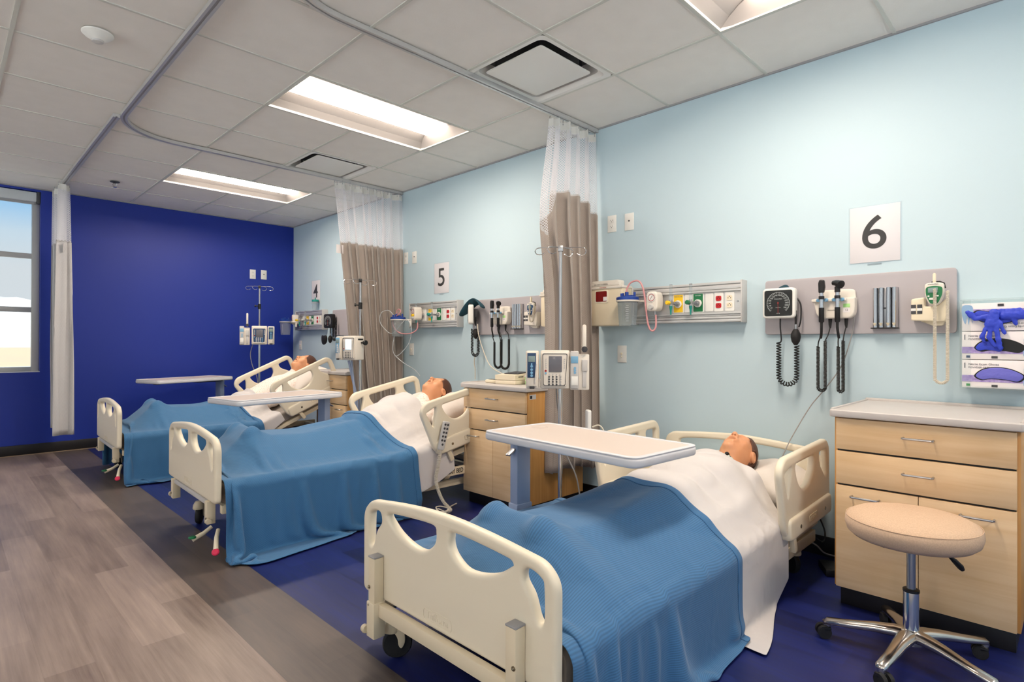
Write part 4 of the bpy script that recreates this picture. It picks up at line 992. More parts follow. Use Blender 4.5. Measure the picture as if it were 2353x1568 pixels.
def channel(t, x, dark, z0=0):           # one pump module, width .068, height .21, face at y=-.075
    g = G(); g.box(x-.036,x+.036,-.062,.03,z0,z0+.212,.008); p = part('pump_module', g, 'offwhite', t)
    g = G(); g.box(x-.030,x+.028,-.074,-.06,z0+.012,z0+.206,.006); d = part('module_door', g, 'offwhite', p)
    g = G(); g.box(x-.026,x+.022,-.0765,-.073,z0+.062,z0+.200,.002); part('key_panel', g, 'navyp' if dark else 'cyan', p)
    g = G(); g.box(x-.021,x+.017,-.0785,-.076,z0+.150,z0+.184,.001); part('display', g, 'lcd', p)
    g = G(); knobs(g,[(x-.002,z0+.126),(x-.002,z0+.108),(x-.002,z0+.090),(x-.002,z0+.074)],.0075,-.0765); g.box(x-.006,x+.002,-.079,-.0765,z0+.132,z0+.144); part('module_keys', g, 'cyan' if dark else 'white', p)
    g = G(); g.tube([(x+.024,-.076,z0+.14),(x+.020,-.082,z0+.09),(x+.016,-.080,z0+.03)],.003,6); part('latch_lever', g, 'lgrey', p)
    g = G(); g.box(x-.014,x+.014,-.078,-.07,z0+.0,z0+.016,.003); part('tube_clip', g, 'dgrey', p)
def syringe_module(t, x, z0=0, flip=1):
    g = G(); g.box(x-.056,x+.050,-.055,.03,z0-.006,z0+.195,.007); p = part('syringe_module', g, 'offwhite', t)
    g = G(); g.box(x-.056,x-.008,-.072,-.05,z0+.002,z0+.212,.007,mx=None); part('module_face', g, 'lgrey', p)
    g = G(); g.box(x-.052,x-.013,-.0745,-.071,z0+.145,z0+.183,.001); part('display', g, 'cyan', p)
    g = G(); g.box(x-.05,x-.014,-.0745,-.071,z0+.022,z0+.072,.001); part('label_panel', g, 'white', p)
    g = G(); knobs(g,[(x-.030,z0+.118),(x-.030,z0+.105),(x-.030,z0+.092)],.007,-.073); part('module_keys', g, 'cyan', p)
    g = G(); g.box(x+.008,x+.040,-.070,-.050,z0+.10,z0+.165,.004); g.box(x+.012,x+.034,-.062,-.050,z0+.01,z0+.10,.003); part('syringe_cradle', g, 'lgrey', p)
    g = G(); g.box(x+.012,x+.034,-.055,-.02,z0+.205,z0+.360,.009); part('plunger_cover', g, 'offwhite', p)
    g = G(); g.cyl((x+.023,-.056,z0+.222),(x+.023,-.074,z0+.222),.0165,20); g.box(x+.019,x+.027,-.079,-.072,z0+.208,z0+.236,.002); part('syringe_knob', g, 'dgrey', p)
def pump(loc, rz, label, style):
    t = thing('infusion_pump', label, 'infusion pump', loc, rz, 'infusion pumps clamped on poles')
    g = G(); g.box(-.082,.082,-.055,.045,0,.216,.010); g.box(-.05,.05,.045,.075,.05,.16,.006); part('controller_body', g, 'offwhite', t)
    g = G(); g.plate(round_poly([(-.070,.012),(.062,.012),(.074,.205),(-.076,.205)],.014,6), t=.012, bev=.004, mx=T(0,-.060,0) @ FR); fp = part('front_panel', g, 'offwhite' if style != 'navy' else 'offwhite', t)
    g = G(); o = round_poly([(-.066,.018),(.058,.018),(.069,.198),(-.071,.198)],.012,6); i_ = [(x*.955, .108+(z-.108)*.965) for x, z in o]
    if style == 'navy': g.plate([(x*.93,.10+(z-.10)*.86) for x,z in o], t=.003, mx=T(0,-.067,0) @ FR)
    else: g.plate(o, [i_], t=.002, mx=T(0,-.067,0) @ FR)
    part('bezel', g, 'navyp' if style == 'navy' else 'dgrey', fp)
    zs = .095 if style != 'navy' else .085
    g = G(); g.box(-.034,.038,-.0705,-.066,zs,zs+.088,.001); part('screen', g, 'bright' if style == 'bright' else 'screen', fp)
    g = G(); knobs(g,[(x,z) for x in (-.033,-.012,.009) for z in (.026,.040,.054,.068)],.0052,-.068,0); g2 = [(x,z) for x in (.030,) for z in (.026,.040,.054,.068)]; knobs(g,g2,.0052,-.068,1); knobs(g,[(x,.081) for x in (-.030,-.012,.008,.028)],.0038,-.068,2)
    knobs(g,[(x,z) for x in (-.050,.052) for z in (.118,.130,.142,.154,.166)],.0038,-.068,2)
    part('keypad', g, ['dgrey','grey','lgrey'] if style != 'navy' else ['white','cyan','white'], fp)
    g = G(); knobs(g,[(-.052,.101)],.006,-.068,0); knobs(g,[(-.052,.088)],.006,-.068,1); part('power_keys', g, ['inkred','cyan'], fp)
    if style == 'plain': channel(t, -.128, True); syringe_module(t, .140)
    elif style == 'bright':
        channel(t, -.124, False)
        g = G(); g.tube([(.082,.01,.155),(.11,.01,.155),(.112,.01,.155),(.125,.01,.155),(.127,.01,.155),(.14,.01,.155)],[.008,.008,.017,.017,.024,.022],14); part('clamp_knob', g, 'black', t)
        g = G(); g.box(.0825,.0835,-.03,.03,.178,.192); part('side_slot', g, 'black', t)
    else: channel(t, .124, True); syringe_module(t, -.150)
    return t
def attach(o, p):                        # keep the world place, become a part of p
    o.parent = p; o.matrix_parent_inverse = (Matrix.Translation(p.location) @ p.rotation_euler.to_matrix().to_4x4()).inverted()
    for k in ('label','category','group'):
        if k in o: del o[k]
def lead(name, label, pts, r, m, n=8, group=None, coil=None, cat='cord', own=None):
    P = [Vector(p) for p in pts]; o = P[0].copy(); S = smooth_loop([tuple(p-o) for p in P], 8, False)
    g = G()
    if coil: S = helix(S, coil[0], coil[1], coil[2] if len(coil) > 2 else 9)
    g.tube(S, r, n); ob = part(name, g, m); tag(ob, label, cat, group); ob.location = o
    if own: attach(ob, own)
    return ob
iv_pole((-.745,2.13,0), -50, 'chrome infusion pole beside the nearest bed, in front of the taupe curtain', 1.67, False, 0)
pu6 = pump((-.81,2.113,.855), -50, 'infusion pump with grey screen and number keypad beside the nearest bed', 'plain')
p5_ = iv_pole((-.59,4.62,0), -30, 'chrome infusion pole standing behind the middle bed', 1.685, True, 10)
g = G(); g.tube([(-.10,-.02,.95),(-.03,-.01,.62),(-.01,0,.30)],.011,10); part('stand_strut', g, 'tabpost', p5_)
g = G(); g.tube([(-.075,-.03,.95),(-.045,-.03,.62),(-.03,-.02,.30)],.009,10); part('stand_strut', g, 'tabpost', p5_)
pump((-.665,4.60,.955), -76, 'infusion pump with bright white screen, turned sideways behind the middle bed', 'bright')
iv_pole((-.64,6.80,0), -22, 'chrome infusion pole with black hub in front of the royal blue wall', 1.77, True, 0)
pu4 = pump((-.665,6.735,1.085), -21, 'infusion pump with blue keypad panel in front of the royal blue wall', 'navy')
lead('power_cord', 'grey cord looping down from the pump by the royal blue wall', [(-.72,6.78,1.09),(-.74,6.80,.98),(-.72,6.80,.85),(-.67,6.80,.72),(-.655,6.795,.6)], .0045, 'greycord', own=pu4)
lead('power_cord', 'grey cord hanging from the pump behind the nearest bed to the floor', [(-.735,2.17,.86),(-.70,2.19,.75),(-.655,2.2,.62),(-.63,2.18,.45),(-.60,2.12,.3),(-.56,2.1,.02)], .0045, 'greycord', own=pu6)
# bed handsets
def handset(loc, mx, label, front=True):
    t = thing('bed_handset', label, 'bed remote', loc)
    g = G(); g.plate(round_poly([(-.022,-.10),(.022,-.10),(.026,.09),(-.026,.09)],.012,5), t=.022, bev=.006, mx=mx); part('handset_body', g, 'lgrey' if front else 'white', t)
    if front:
        g = G()
        for x in (-.010,.010):
            for k in range(5): g.add(*disc((x,.068-.026*k,.0115),.0075), mx=mx)
        g.add(*disc((0,-.062,.0115),.0075), mx=mx); part('handset_buttons', g, 'dgrey', t)
    return t
def disc(c, r, n=14, h=.001):
    V = [(c[0]+r*math.cos(2*PI*k/n), c[1]+r*math.sin(2*PI*k/n), c[2]+dz) for dz in (0,h) for k in range(n)]
    return V, [tuple(range(n,2*n))]+[(k,(k+1)%n,n+(k+1)%n,n+k) for k in range(n)]
hs5 = handset((-.94,2.962,.505), R('Z',-8) @ FR @ R('Z',-14), 'grey bed handset with round buttons hooked on the near rail of the middle bed')
lead('coiled_cord', 'beige coiled handset cord dropping to a heap on the floor beside the middle bed', [(-.965,2.962,.41),(-.98,2.97,.30),(-.985,2.985,.22),(-.975,2.97,.14),(-.95,2.95,.07),(-.925,2.93,.035),(-.93,2.90,.022),(-.965,2.89,.022)], .0034, 'cord', 7, coil=(.0085,.008,10), own=hs5)
lead('cable', 'thin beige cable looped in a heap on the floor under the middle bed', [(-.96,2.92,.012),(-.99,2.96,.03),(-1.02,2.93,.012),(-.99,2.88,.02),(-.95,2.90,.035),(-.96,2.96,.04),(-1.01,2.95,.045),(-1.02,2.90,.03),(-.97,2.88,.03),(-.93,2.93,.02),(-.86,2.99,.012),(-.78,3.02,.012)], .0042, 'cord')
lead('cable', 'beige cable running across the floor under the middle bed to the blanket hem', [(-1.10,3.05,.012),(-1.12,3.14,.03),(-1.16,3.25,.08),(-1.2,3.3,.1)], .0042, 'cord')
hs6 = handset((-.80,1.885,.66), R('Z',180+55) @ FR, 'white bed handset hooked over the far rail of the nearest bed', False)
lead('coiled_cord', 'white handset cord looped over the far rail of the nearest bed', [(-.78,1.875,.655),(-.755,1.85,.665),(-.74,1.83,.64),(-.74,1.82,.58),(-.75,1.82,.50)], .004, 'cord', own=hs6)
lead('power_cord', 'black cord hanging from the head of the nearest bed to the floor', [(-.10,1.0,.30),(-.06,.96,.22),(-.055,.93,.14),(-.10,.93,.10),(-.18,.97,.16)], .004, 'black', own=b6)
lead('power_cord', 'grey cord sagging from the underside of the nearest bed toward the wall', [(-.28,1.0,.17),(-.20,.93,.11),(-.12,.90,.05),(-.03,.80,.03)], .004, 'greycord', own=b6)
g = G(); g.box(-.07,.07,-.035,.035,0,.035,.006); o = part('power_adapter', g, 'black'); tag(o, 'black power block on the floor beside the cabinet nearest the camera', 'power adapter', loc=(-.22,.86,.0), rz=30)
# ---------------------------------------------------------------- things on the pale wall. Local frame: x right, -y out of the wall, z up
def wthing(name, label, cat, Y, z, group=None): return thing(name, label, cat, (0, Y, z), WALLR, group)
def number_sign(Y, z, s, label, gx=1.):
    t = wthing('number_sign', label, 'sign', Y, z, 'numbered bay signs')
    g = G(); g.box(-.108,.108,-.003,-.0005,-.140,.140,.0003); part('paper', g, 'paper', t)
    g = G(); g.text(s, .235, mx=T(-.002,-.0035,.0) @ FR, ext=.0004, sx=1.04, bold=.001); part('numeral', g, 'ink', t)
    g = G(); g.box(-.113,.116,-.0055,-.0045,-.147,.144,.0003); g.box(-.03,.03,-.005,-.0,-.156,-.146); part('plastic_sleeve', g, 'sleeve', t)
number_sign(.721, 1.660, '6', 'white sign with the black numeral 6 above the grey equipment board')
number_sign(4.186, 1.712, '5', 'white sign with the black numeral 5 on the pale wall')
number_sign(6.685, 1.738, '4', 'white sign with the black numeral 4 in the far corner bay')
def outlet(loc, rz, kind, label):
    t = thing('wall_outlet' if kind != 'jack' else 'wall_jack', label, 'outlet', loc, rz, 'wall outlets and jacks')
    g = G(); g.box(-.036,.036,-.006,0,-.058,.058,.003); part('cover_plate', g, 'white', t)
    if kind == 'duplex':
        for s in (-1,1):
            g = G(); g.plate(rect(-.0165,.0165,-.014,.014,.010), t=.003, mx=T(0,-.0068,s*.020) @ FR); rc = part('receptacle', g, 'white', t)
            g = G(); g.box(-.0085,-.0065,-.0092,-.008,s*.020-.001,s*.020+.007); g.box(.0065,.0085,-.0092,-.008,s*.020-.001,s*.020+.006); g.cyl((0,-.008,s*.02-.007),(0,-.0092,s*.02-.007),.0025,8); part('slots', g, 'ink', rc)
    elif kind == 'jack':
        g = G(); g.cyl((0,-.006,.006),(0,-.0085,.006),.006,12); part('jack', g, 'dgrey', t)
    else:
        g = G(); g.box(-.005,.005,-.016,-.006,-.004,.010,.002); g.cyl((0,-.006,-.012),(0,-.012,-.02),.004,8); part('switch_toggle', g, 'ivory', t)
    return t
for Y, z, k, l in [(2.29,1.938,'duplex','duplex outlet high on the pale wall right of the nearest curtain'),(2.15,1.932,'jack','single jack plate high on the pale wall right of the nearest curtain'),(2.205,1.038,'switch','plate with a small knob low on the wall under the tan sharps box'),
                   (4.757,1.954,'duplex','duplex outlet high on the pale wall beside the middle curtain'),(4.613,1.948,'jack','single jack plate high on the pale wall left of sign 5'),(4.655,1.047,'switch','plate with a small knob low on the wall under the suction canister of bay 5'),(7.10,1.077,'switch','plate with a small knob low on the wall in the far corner')]:
    outlet((0,Y,z), WALLR, k, l)
outlet((-.522,YF,1.963), 0, 'duplex', 'duplex outlet on the royal blue wall'); outlet((-.386,YF,1.966), 0, 'jack', 'single jack plate on the royal blue wall')

def gas_rail(Y, dz, label, third=False):
    t = wthing('headwall_rail', label, 'headwall unit', Y, 1.355+dz, 'headwall gas and power rails'); L = .36
    g = G(); g.box(-L,L,-.060,0,-.117,.117,.001)
    for z0, z1, y in ((.102,.117,-.072),(.074,.099,-.068),(.060,.071,-.073),(-.072,-.061,-.073),(-.082,-.075,-.068),(-.098,-.085,-.072),(-.117,-.101,-.070)): g.box(-L,L,y,-.05,z0,z1,.002)
    part('rail_body', g, 'alu', t)
    for s in (-1,1):
        g = G(); g.box(s*L-.003,s*L+.003,-.076,0,-.121,.121,.001); part('end_cap', g, 'lgrey', t)
    def plate(name, x, w, m, z=.002, h=.118): 
        g = G(); g.plate(rect(x-w/2,x+w/2,-h/2+z,h/2+z,.008), t=.006, bev=.0015, mx=T(0,-.062,0) @ FR); return part(name, g, m, t)
    specs = [(-.08,'white'),(-.03,'yellow'),(.03,'white'),(.10,'green'),(.165,'white')]
    gas = [(-.395+.36,'yellow'),(.095,'green')]
    if third: gas = [(-.14,'white')]+gas
    for x, m in gas:
        p = plate('gas_outlet', x, .072, 'white')
        g = G(); g.plate(rect(x-.030,x+.030,-.052,.055,.004), t=.003, mx=T(0,-.0655,0) @ FR); part('gas_plate', g, m, p)
        g = G(); g.cyl((x,-.066,-.002),(x,-.074,-.002),.024,24,mi=0); g.cyl((x,-.072,-.002),(x,-.088,-.002),.016,20,mi=1); g.cyl((x,-.086,-.002),(x,-.096,-.002),.009,16,mi=1); part('gas_socket', g, ['white' if m != 'white' else 'lgrey','steel'], p)
        if m != 'white':
            g = G(); g.text('MEDICAL AIR' if m == 'yellow' else 'OXYGEN', .009, mx=T(x,-.0675,.044) @ FR, ext=.0002); part('gas_lettering', g, 'inkgrey' if m == 'yellow' else 'inkwhite', p)
    for x in (.03,.165):
        plate('blank_plate', x, .05, 'white', 0, .108)
    for x, m in ((.2225,'red'),(.288,'ivory')):
        p = plate('power_outlet', x, .055, 'white', 0, .112)
        for s in (-1,1):
            g = G(); g.plate(rect(x-.0165,x+.0165,-.0145+s*.021,.0145+s*.021,.009), t=.004, mx=T(0,-.066,0) @ FR); rc = part('receptacle', g, m, p)
            g = G(); g.box(x-.009,x-.006,-.0685,-.0675,s*.021-.004,s*.021+.004); g.box(x+.006,x+.009,-.0685,-.0675,s*.021-.004,s*.021+.004); g.cyl((x,-.0675,s*.021+.008),(x,-.0686,s*.021+.008),.003,8); part('slots', g, 'ink', rc)
    g = G(); g.cyl((.335,-.060,0),(.335,-.066,0),.0055,12); part('screw', g, 'steel', t)
    return t
gas_rail(1.718, 0, 'silver headwall rail with gas and red power outlets over the nearest bed')
gas_rail(4.234, .016, 'silver headwall rail with gas and power outlets in bay 5, under sign 5', True)
gas_rail(6.735, .030, 'silver headwall rail with gas and red power outlets in the far corner bay', True)
def flowmeter(Y, z, m, label, tip='teal'):
    t = wthing('flowmeter', label, 'flowmeter', Y, z, 'flowmeters plugged into the headwall rails')
    g = G(); g.cyl((0,-.060,0),(0,.0+-.0,0),.001,6); g = G(); g.box(-.008,.008,-.058,.012,-.008,.008,.003); g.cyl((0,-.045,-.02),(0,-.045,.02),.009,14); g.cyl((0,-.045,.108),(0,-.045,.114),.0085,14); part('meter_body', g, 'steel', t)
    g = G(); g.cyl((0,-.045,.018),(0,-.045,.112),.0095,16); part('sight_tube', g, 'clear', t)
    g = G(); g.tube([(0,-.058,0),(0,-.070,0),(0,-.072,0),(0,-.092,0),(0,-.096,0)],[.007,.007,.013,.013,.010],16); part('control_knob', g, m, t)
    g = G(); g.tube([(0,-.045,-.018),(0,-.045,-.03),(0,-.045,-.045),(0,-.045,-.072)],[.010,.009,.006,.004],14); part('tubing_nipple', g, tip, t)
    return t
for (Y,z,m,l) in [(1.768,1.358,'yellow','flowmeter with a yellow knob over the nearest bed'),(1.638,1.354,'green','flowmeter with a green knob over the nearest bed'),
                  (4.405,1.368,'yellow','flowmeter with a yellow knob in bay 5'),(4.165,1.368,'teal','flowmeter with a teal nipple in bay 5'),(6.86,1.385,'yellow','left flowmeter in the far corner bay'),(6.70,1.385,'lgrey','middle flowmeter in the far corner bay')]:
    f_ = flowmeter(Y, z, m, l); f_.location.x = -.085+.0
def regulator(Y, z, label, rot=0):
    t = wthing('suction_regulator', label, 'suction regulator', Y, z, 'suction regulators on the rails'); t.location.x = -.07; t.rotation_euler.z += math.radians(rot)
    g = G(); g.plate(round_poly([(-.036,-.062),(.036,-.062),(.042,0),(.036,.062),(-.036,.062),(-.042,0)],.026,8), t=.075, bev=.010, mx=T(0,-.052,0) @ FR, res=3); g.cyl((0,0,0),(0,-.02,0),.018,16); part('regulator_body', g, 'offwhite', t)
    g = G(); g.cyl((0,-.089,.022),(0,-.092,.022),.030,28,0); part('dial_face', g, 'white', t)
    g = G(); g.tube([(.021*math.cos(a),-.0925,.022+.021*math.sin(a)) for a in np.linspace(0,2*PI,32,endpoint=False)],.0016,6,closed=True,mi=0)
    g.box(-.0008,.0008,-.0935,-.092,.006,.038,mi=1,mx=T(0,0,.022)@R('Y',35)@T(0,0,-.022))
    for k in range(20):
        a = 2*PI*k/20; g.box(-.0006,.0006,-.0932,-.092,.024,.028,mi=1,mx=T(0,0,.022)@R('Y',18*k))
    part('dial_markings', g, ['inkred','ink'], t)
    g = G(); g.lathe([(0,0),(.017,0),(.016,.016),(.013,.020),(0,.020)], 24, mx=T(0,-.088,-.036) @ R('X',90)); part('control_knob', g, 'lgrey', t)
    g = G(); g.tube([(0,-.05,-.06),(0,-.05,-.075),(0,-.05,-.09)],[.008,.006,.0045],12); part('hose_nipple', g, 'steel', t)
    return t
regulator(1.885, 1.374, 'white suction regulator with a round dial over the nearest bed')
regulator(4.40, 1.384, 'white suction regulator with a round dial at the left end of the bay 5 rail', -8)
regulator(6.985, 1.398, 'white suction regulator in the far corner bay', -18)
def canister(X, Y, z, label, lidm='blue', arm=(0,0)):
    t = thing('suction_canister', label, 'suction canister', (X,Y,z), WALLR, 'suction canisters')
    g = G(); g.lathe([(0,0),(.050,0),(.054,.004),(.0655,.165),(.0645,.165),(.053,.006),(0,.003)], 40); part('canister_body', g, 'clear', t)
    g = G()
    for k in range(9): g.box(-.010 if k % 2 else -.006,.010,-.0632,-.0618,.03+.012*k,.0315+.012*k,mx=R('Z',30))
    part('graduated_scale', g, 'inkwhite', t)
    g = G(); g.tube([(.0685*math.cos(a),.0685*math.sin(a),.160) for a in np.linspace(0,2*PI,40,endpoint=False)],.006,8,closed=True)
    g.box(-.015+arm[0]*0,.015,.06,.13,.155,.167,.003,mx=R('Z',arm[1])); g.box(-.012,.012,.115,.135,.10,.168,.003,mx=R('Z',arm[1])); part('holder_bracket', g, 'offwhite', t)
    if lidm:
        g = G(); g.lathe([(0,.166),(.072,.166),(.073,.182),(.062,.188),(0,.190)], 40)
        for x, y, r, h in ((.0,-.01,.012,.03),(-.04,.01,.007,.026),(.035,.025,.008,.03),(.02,-.04,.007,.022),(-.018,-.04,.009,.020),(-.03,.04,.008,.018)): g.cyl((x,y,.188),(x,y,.188+h),r,14)
        g.box(-.04,.04,-.008,.008,.188,.198,.002); part('canister_lid', g, lidm, t)
    return t
canister(-.165, 2.055, 1.222, 'clear suction canister with a blue lid over the nearest bed', 'blue', (0,-35))
canister(-.20, 4.60, 1.168, 'clear suction canister with a blue lid in bay 5 beside the middle curtain', 'blue', (0,-50))
canister(-.235, 7.02, 1.205, 'clear suction canister with a blue lid in the far corner bay', 'blue', (0,-30))
t = thing('specimen_canister', 'clear canister with a green lid standing on the far corner rail', 'canister', (-.05,6.60,1.505))
g = G(); g.lathe([(0,0),(.035,0),(.037,.105),(.036,.105),(.034,.003),(0,.003)], 28); part('canister_body', g, 'clear', t)
g = G(); g.lathe([(0,.104),(.041,.104),(.041,.128),(0,.128)], 28); g.cyl((0,0,.128),(0,0,.155),.006); part('canister_lid', g, 'teal', t)
lead('suction_tube', 'pink rubber suction tube arching from the blue lid to the regulator over the nearest bed', [(-.17,2.062,1.43),(-.17,2.055,1.465),(-.165,2.03,1.50),(-.155,1.985,1.508),(-.15,1.955,1.47),(-.15,1.935,1.38),(-.15,1.922,1.27),(-.148,1.905,1.205),(-.14,1.885,1.19),(-.13,1.872,1.215),(-.122,1.875,1.265),(-.12,1.878,1.29)], .0058, 'pinktube', 10, 'suction tubes', cat='tube')
lead('suction_tube', 'pink rubber suction tube looping below the canister in bay 5', [(-.20,4.62,1.36),(-.20,4.62,1.41),(-.20,4.585,1.43),(-.20,4.56,1.40),(-.24,4.62,1.33),(-.24,4.60,1.25),(-.22,4.52,1.20),(-.17,4.43,1.20),(-.13,4.39,1.24),(-.12,4.395,1.30)], .0055, 'pinktube', 10, 'suction tubes', cat='tube')
lead('suction_tube', 'clear tube looping wide around the canister in bay 5', [(-.22,4.64,1.37),(-.24,4.70,1.42),(-.28,4.76,1.40),(-.30,4.76,1.32),(-.28,4.70,1.24),(-.24,4.63,1.20),(-.2,4.53,1.30),(-.18,4.48,1.33),(-.16,4.44,1.25),(-.16,4.47,1.12),(-.19,4.55,1.02),(-.22,4.60,.98)], .0042, 'cleartube', 8, 'suction tubes', cat='tube')
lead('suction_tube', 'clear tube hanging from the bay 5 canister to the middle bed', [(-.22,4.63,1.18),(-.23,4.64,1.08),(-.22,4.63,1.0),(-.17,4.55,.92),(-.12,4.45,.86),(-.12,4.35,.80)], .0042, 'cleartube', 8, 'suction tubes', cat='tube')

def sharps(Y, z, w, h, label, d=.125):
    t = wthing('sharps_container', label, 'sharps container', Y, z, 'wall mounted sharps containers'); a = w/2
    g = G(); g.box(-a,a,-d,-.0,0,h*.84,.014); part('bin_body', g, 'cream2', t)
    g = G(); g.box(-a-.006,a+.004,-d-.008,-.004,h*.80,h*.86,.006); g.box(-a+.02,a-.03,-d-.0,-d*.4,h*.86,h*.985,.008,mx=None); g.box(-a+.0,a-.02,-d-.004,-d+.02,h*.86,h*.93,.006,mx=T(0,0,0)); part('bin_lid', g, 'offwhite', t)
    g = G(); g.plate(rect(-a*.62,a*.20,h*.50,h*.78,.012), t=.004, bev=.0015, mx=T(0,-d-.001,0) @ FR); wd = part('window_frame', g, 'cream', t)
    g = G(); g.plate(rect(-a*.54,a*.12,h*.53,h*.755,.008), t=.003, mx=T(0,-d-.0035,0) @ FR); part('level_window', g, 'winered', wd)
    g = G(); g.box(-a*.08,a*.14,-d-.006,-d-.005,h*.545,h*.63,mi=0); part('warning_label', g, 'paper', wd)
    g = G(); g.text('DO NOT OVERFILL', .0135, mx=T(-a*.2,-d-.0085,h*.90) @ FR, ext=.0002); g.text('CAUTION', .012, mi=1, mx=T(-a*.1,-d-.0085,h*.83) @ FR, ext=.0002); part('lid_lettering', g, ['ink','inkred'], t)
    return t
sharps(2.26, 1.228, .27, .31, 'tan sharps container with a dark red window beside the nearest curtain')
sharps(2.72, 1.232, .25, .28, 'pale sharps container at the end of the bay 5 board, partly behind the curtain')

def eq_board(Y, dz, label):
    t = wthing('equipment_board', label, 'wall board', Y, 1.312+dz, 'grey equipment boards on the wall')
    g = G(); g.plate(rect(-.4265,.4265,-.150,.150,.018), t=.019, bev=.003, mx=T(0,-.0095,0) @ FR); part('board_panel', g, 'board', t)
    return t
eq_board(.820, 0, 'grey board holding diagnostic tools beside the glove boxes'); eq_board(3.30, .018, 'grey board holding diagnostic tools in bay 5'); eq_board(5.80, .03, 'grey board holding diagnostic tools behind the middle curtain')
def gauge(Y, z, label, rz=0, dark=False, X=-.02, off=.0):
    t = thing('blood_pressure_gauge', label, 'blood pressure gauge', (X,Y,z), WALLR+rz, 'blood pressure gauges on the wall')
    g = G(); g.box(-.03,.03,-.035,.0,-.05,.05,.004); part('wall_bracket', g, 'dgrey', t)
    g = G(); g.plate(rect(-.085,.085,-.082,.082,.024), t=.045, bev=.010, mx=T(0,-.055,0) @ FR, res=3); part('case', g, 'white' if not dark else 'black', t)
    g = G(); g.plate(rect(-.072,.072,-.069,.069,.012), t=.003, mx=T(0,-.0775,0) @ FR); part('dial_face', g, 'black', t)
    g = G()
    for k in range(0, 31):
        a = 225-270*k/30; g.box(.050,.057 if k % 2 else .061,-.0803,-.079,-.0006,.0006,mx=R('Y',-a))
    g.tube([(.058*math.cos(a),-.080,.058*math.sin(a)) for a in np.radians(np.linspace(225,-45,50))],.0009,5)
    for k in range(0, 15):
        a = math.radians(215-250*k/14); g.text(str(20*(k+1)), .0105, mx=T(.043*math.cos(a),-.0795,.043*math.sin(a)) @ FR, ext=.0002)
    g.text('WelchAllyn', .009, mx=T(0,-.0795,.022) @ FR, ext=.0002); g.text('Latex-Free', .006, mx=T(0,-.0795,-.024) @ FR, ext=.0002); g.text('mmHg', .0065, mx=T(0,-.0795,-.055) @ FR, ext=.0002)
    part('dial_markings', g, 'inkwhite', t)
    g = G(); g.box(-.0011,.0011,-.082,-.0805,-.055,.006); g.cyl((0,-.079,0),(0,-.083,0),.004,12); part('needle', g, 'inkred', t)
    g = G(); g.plate(rect(-.073,.073,-.070,.070,.012), t=.001, mx=T(0,-.0855,0) @ FR); part('dial_glass', g, 'dialglass', t)
    return t
def coil_hang(Y0, Y1, X, ztop0, ztop1, zbot, r, wire, pitch, label, m='black', n=9, straight=None, own=None):
    """coiled cord hanging in a U between two points, one object with its straight leads"""
    c = (Y0+Y1)/2; rad = abs(Y1-Y0)/2; P = [(X,Y0,ztop0)]+[(X,Y0,lerp(ztop0,zbot+rad,k/4)) for k in range(1,5)]
    P += [(X,c+(Y0-c)*math.cos(a),zbot+rad-rad*1.0*math.sin(a)) for a in np.linspace(0,PI,9)[1:-1]]
    P += [(X,Y1,lerp(zbot+rad,ztop1,k/4)) for k in range(0,5)]
    o = Vector((X,c,ztop0)); S = smooth_loop([tuple(Vector(p)-o) for p in P],6,False); g = G(); g.tube(helix(S,r,pitch,n),wire,6)
    if straight:
        for pts in straight: g.tube([tuple(v) for v in smooth_loop([tuple(Vector(p)-o) for p in pts],6,False)],wire*1.15,8)
    ob = part('coiled_cord', g, m); tag(ob, label, 'cord', 'coiled cords hanging on the wall'); ob.location = o
    if own: attach(ob, own)
    return ob
ga6 = gauge(1.1475, 1.330, 'square blood pressure gauge with a white rim and black dial on the near grey board')
ga5 = gauge(3.63, 1.352, 'blood pressure gauge turned edge-on beside the teal cuff in bay 5', -42, X=-.05)
ga4 = gauge(6.20, 1.362, 'black blood pressure gauge left of the middle curtain', 8, True)
coil_hang(1.158, 1.066, -.06, 1.118, 1.10, .893, .0105, .0034, .0145, 'loose black coiled cord of the near blood pressure gauge', n=10, straight=[[(-.06,1.150,1.25),(-.06,1.150,1.20),(-.06,1.145,1.13),(-.06,1.158,1.115)],[(-.05,1.072,1.36),(-.055,1.048,1.32),(-.06,1.046,1.24),(-.06,1.055,1.20)]], own=ga6)
def bulb(loc, label, rz=0):
    t = thing('inflation_bulb', label, 'inflation bulb', loc, rz, 'inflation bulbs of the blood pressure gauges')
    g = G(); g.lathe([(0,-.055),(.008,-.054),(.012,-.048),(.020,-.035),(.0245,-.012),(.0235,.006),(.014,.026),(.009,.032),(0,.032)], 24); part('rubber_bulb', g, 'rubber', t)
    g = G(); g.cyl((0,0,.030),(0,0,.056),.0065,12); part('release_valve', g, 'steel', t)
    g = G(); g.cyl((0,0,.054),(.001,0,.13),.0055,10); part('bulb_hose', g, 'rubber', t)
bulb((-.075,1.066,1.158), 'black rubber inflation bulb hanging beside the near blood pressure gauge')
bulb((-.08,3.62,1.20), 'black inflation bulb tangled under the teal cuff in bay 5'); bulb((-.09,6.145,1.16), 'black inflation bulb beside the black cuff bag')
def flap(name, label, cat, m, pts, nrm, thick, loc, group=None):
    g = G(); V = [tuple(Vector(p)) for p in pts]; n = len(V)//2
    g.add(V, [(i, i+1, n+i+1, n+i) for i in range(n-1)]); o = part(name, g, m); tag(o, label, cat, group); o.location = loc
    s = o.modifiers.new('s','SOLIDIFY'); s.thickness = thick; s.offset = 0; ss = o.modifiers.new('d','SUBSURF'); ss.levels = 1; ss.render_levels = 2; return o
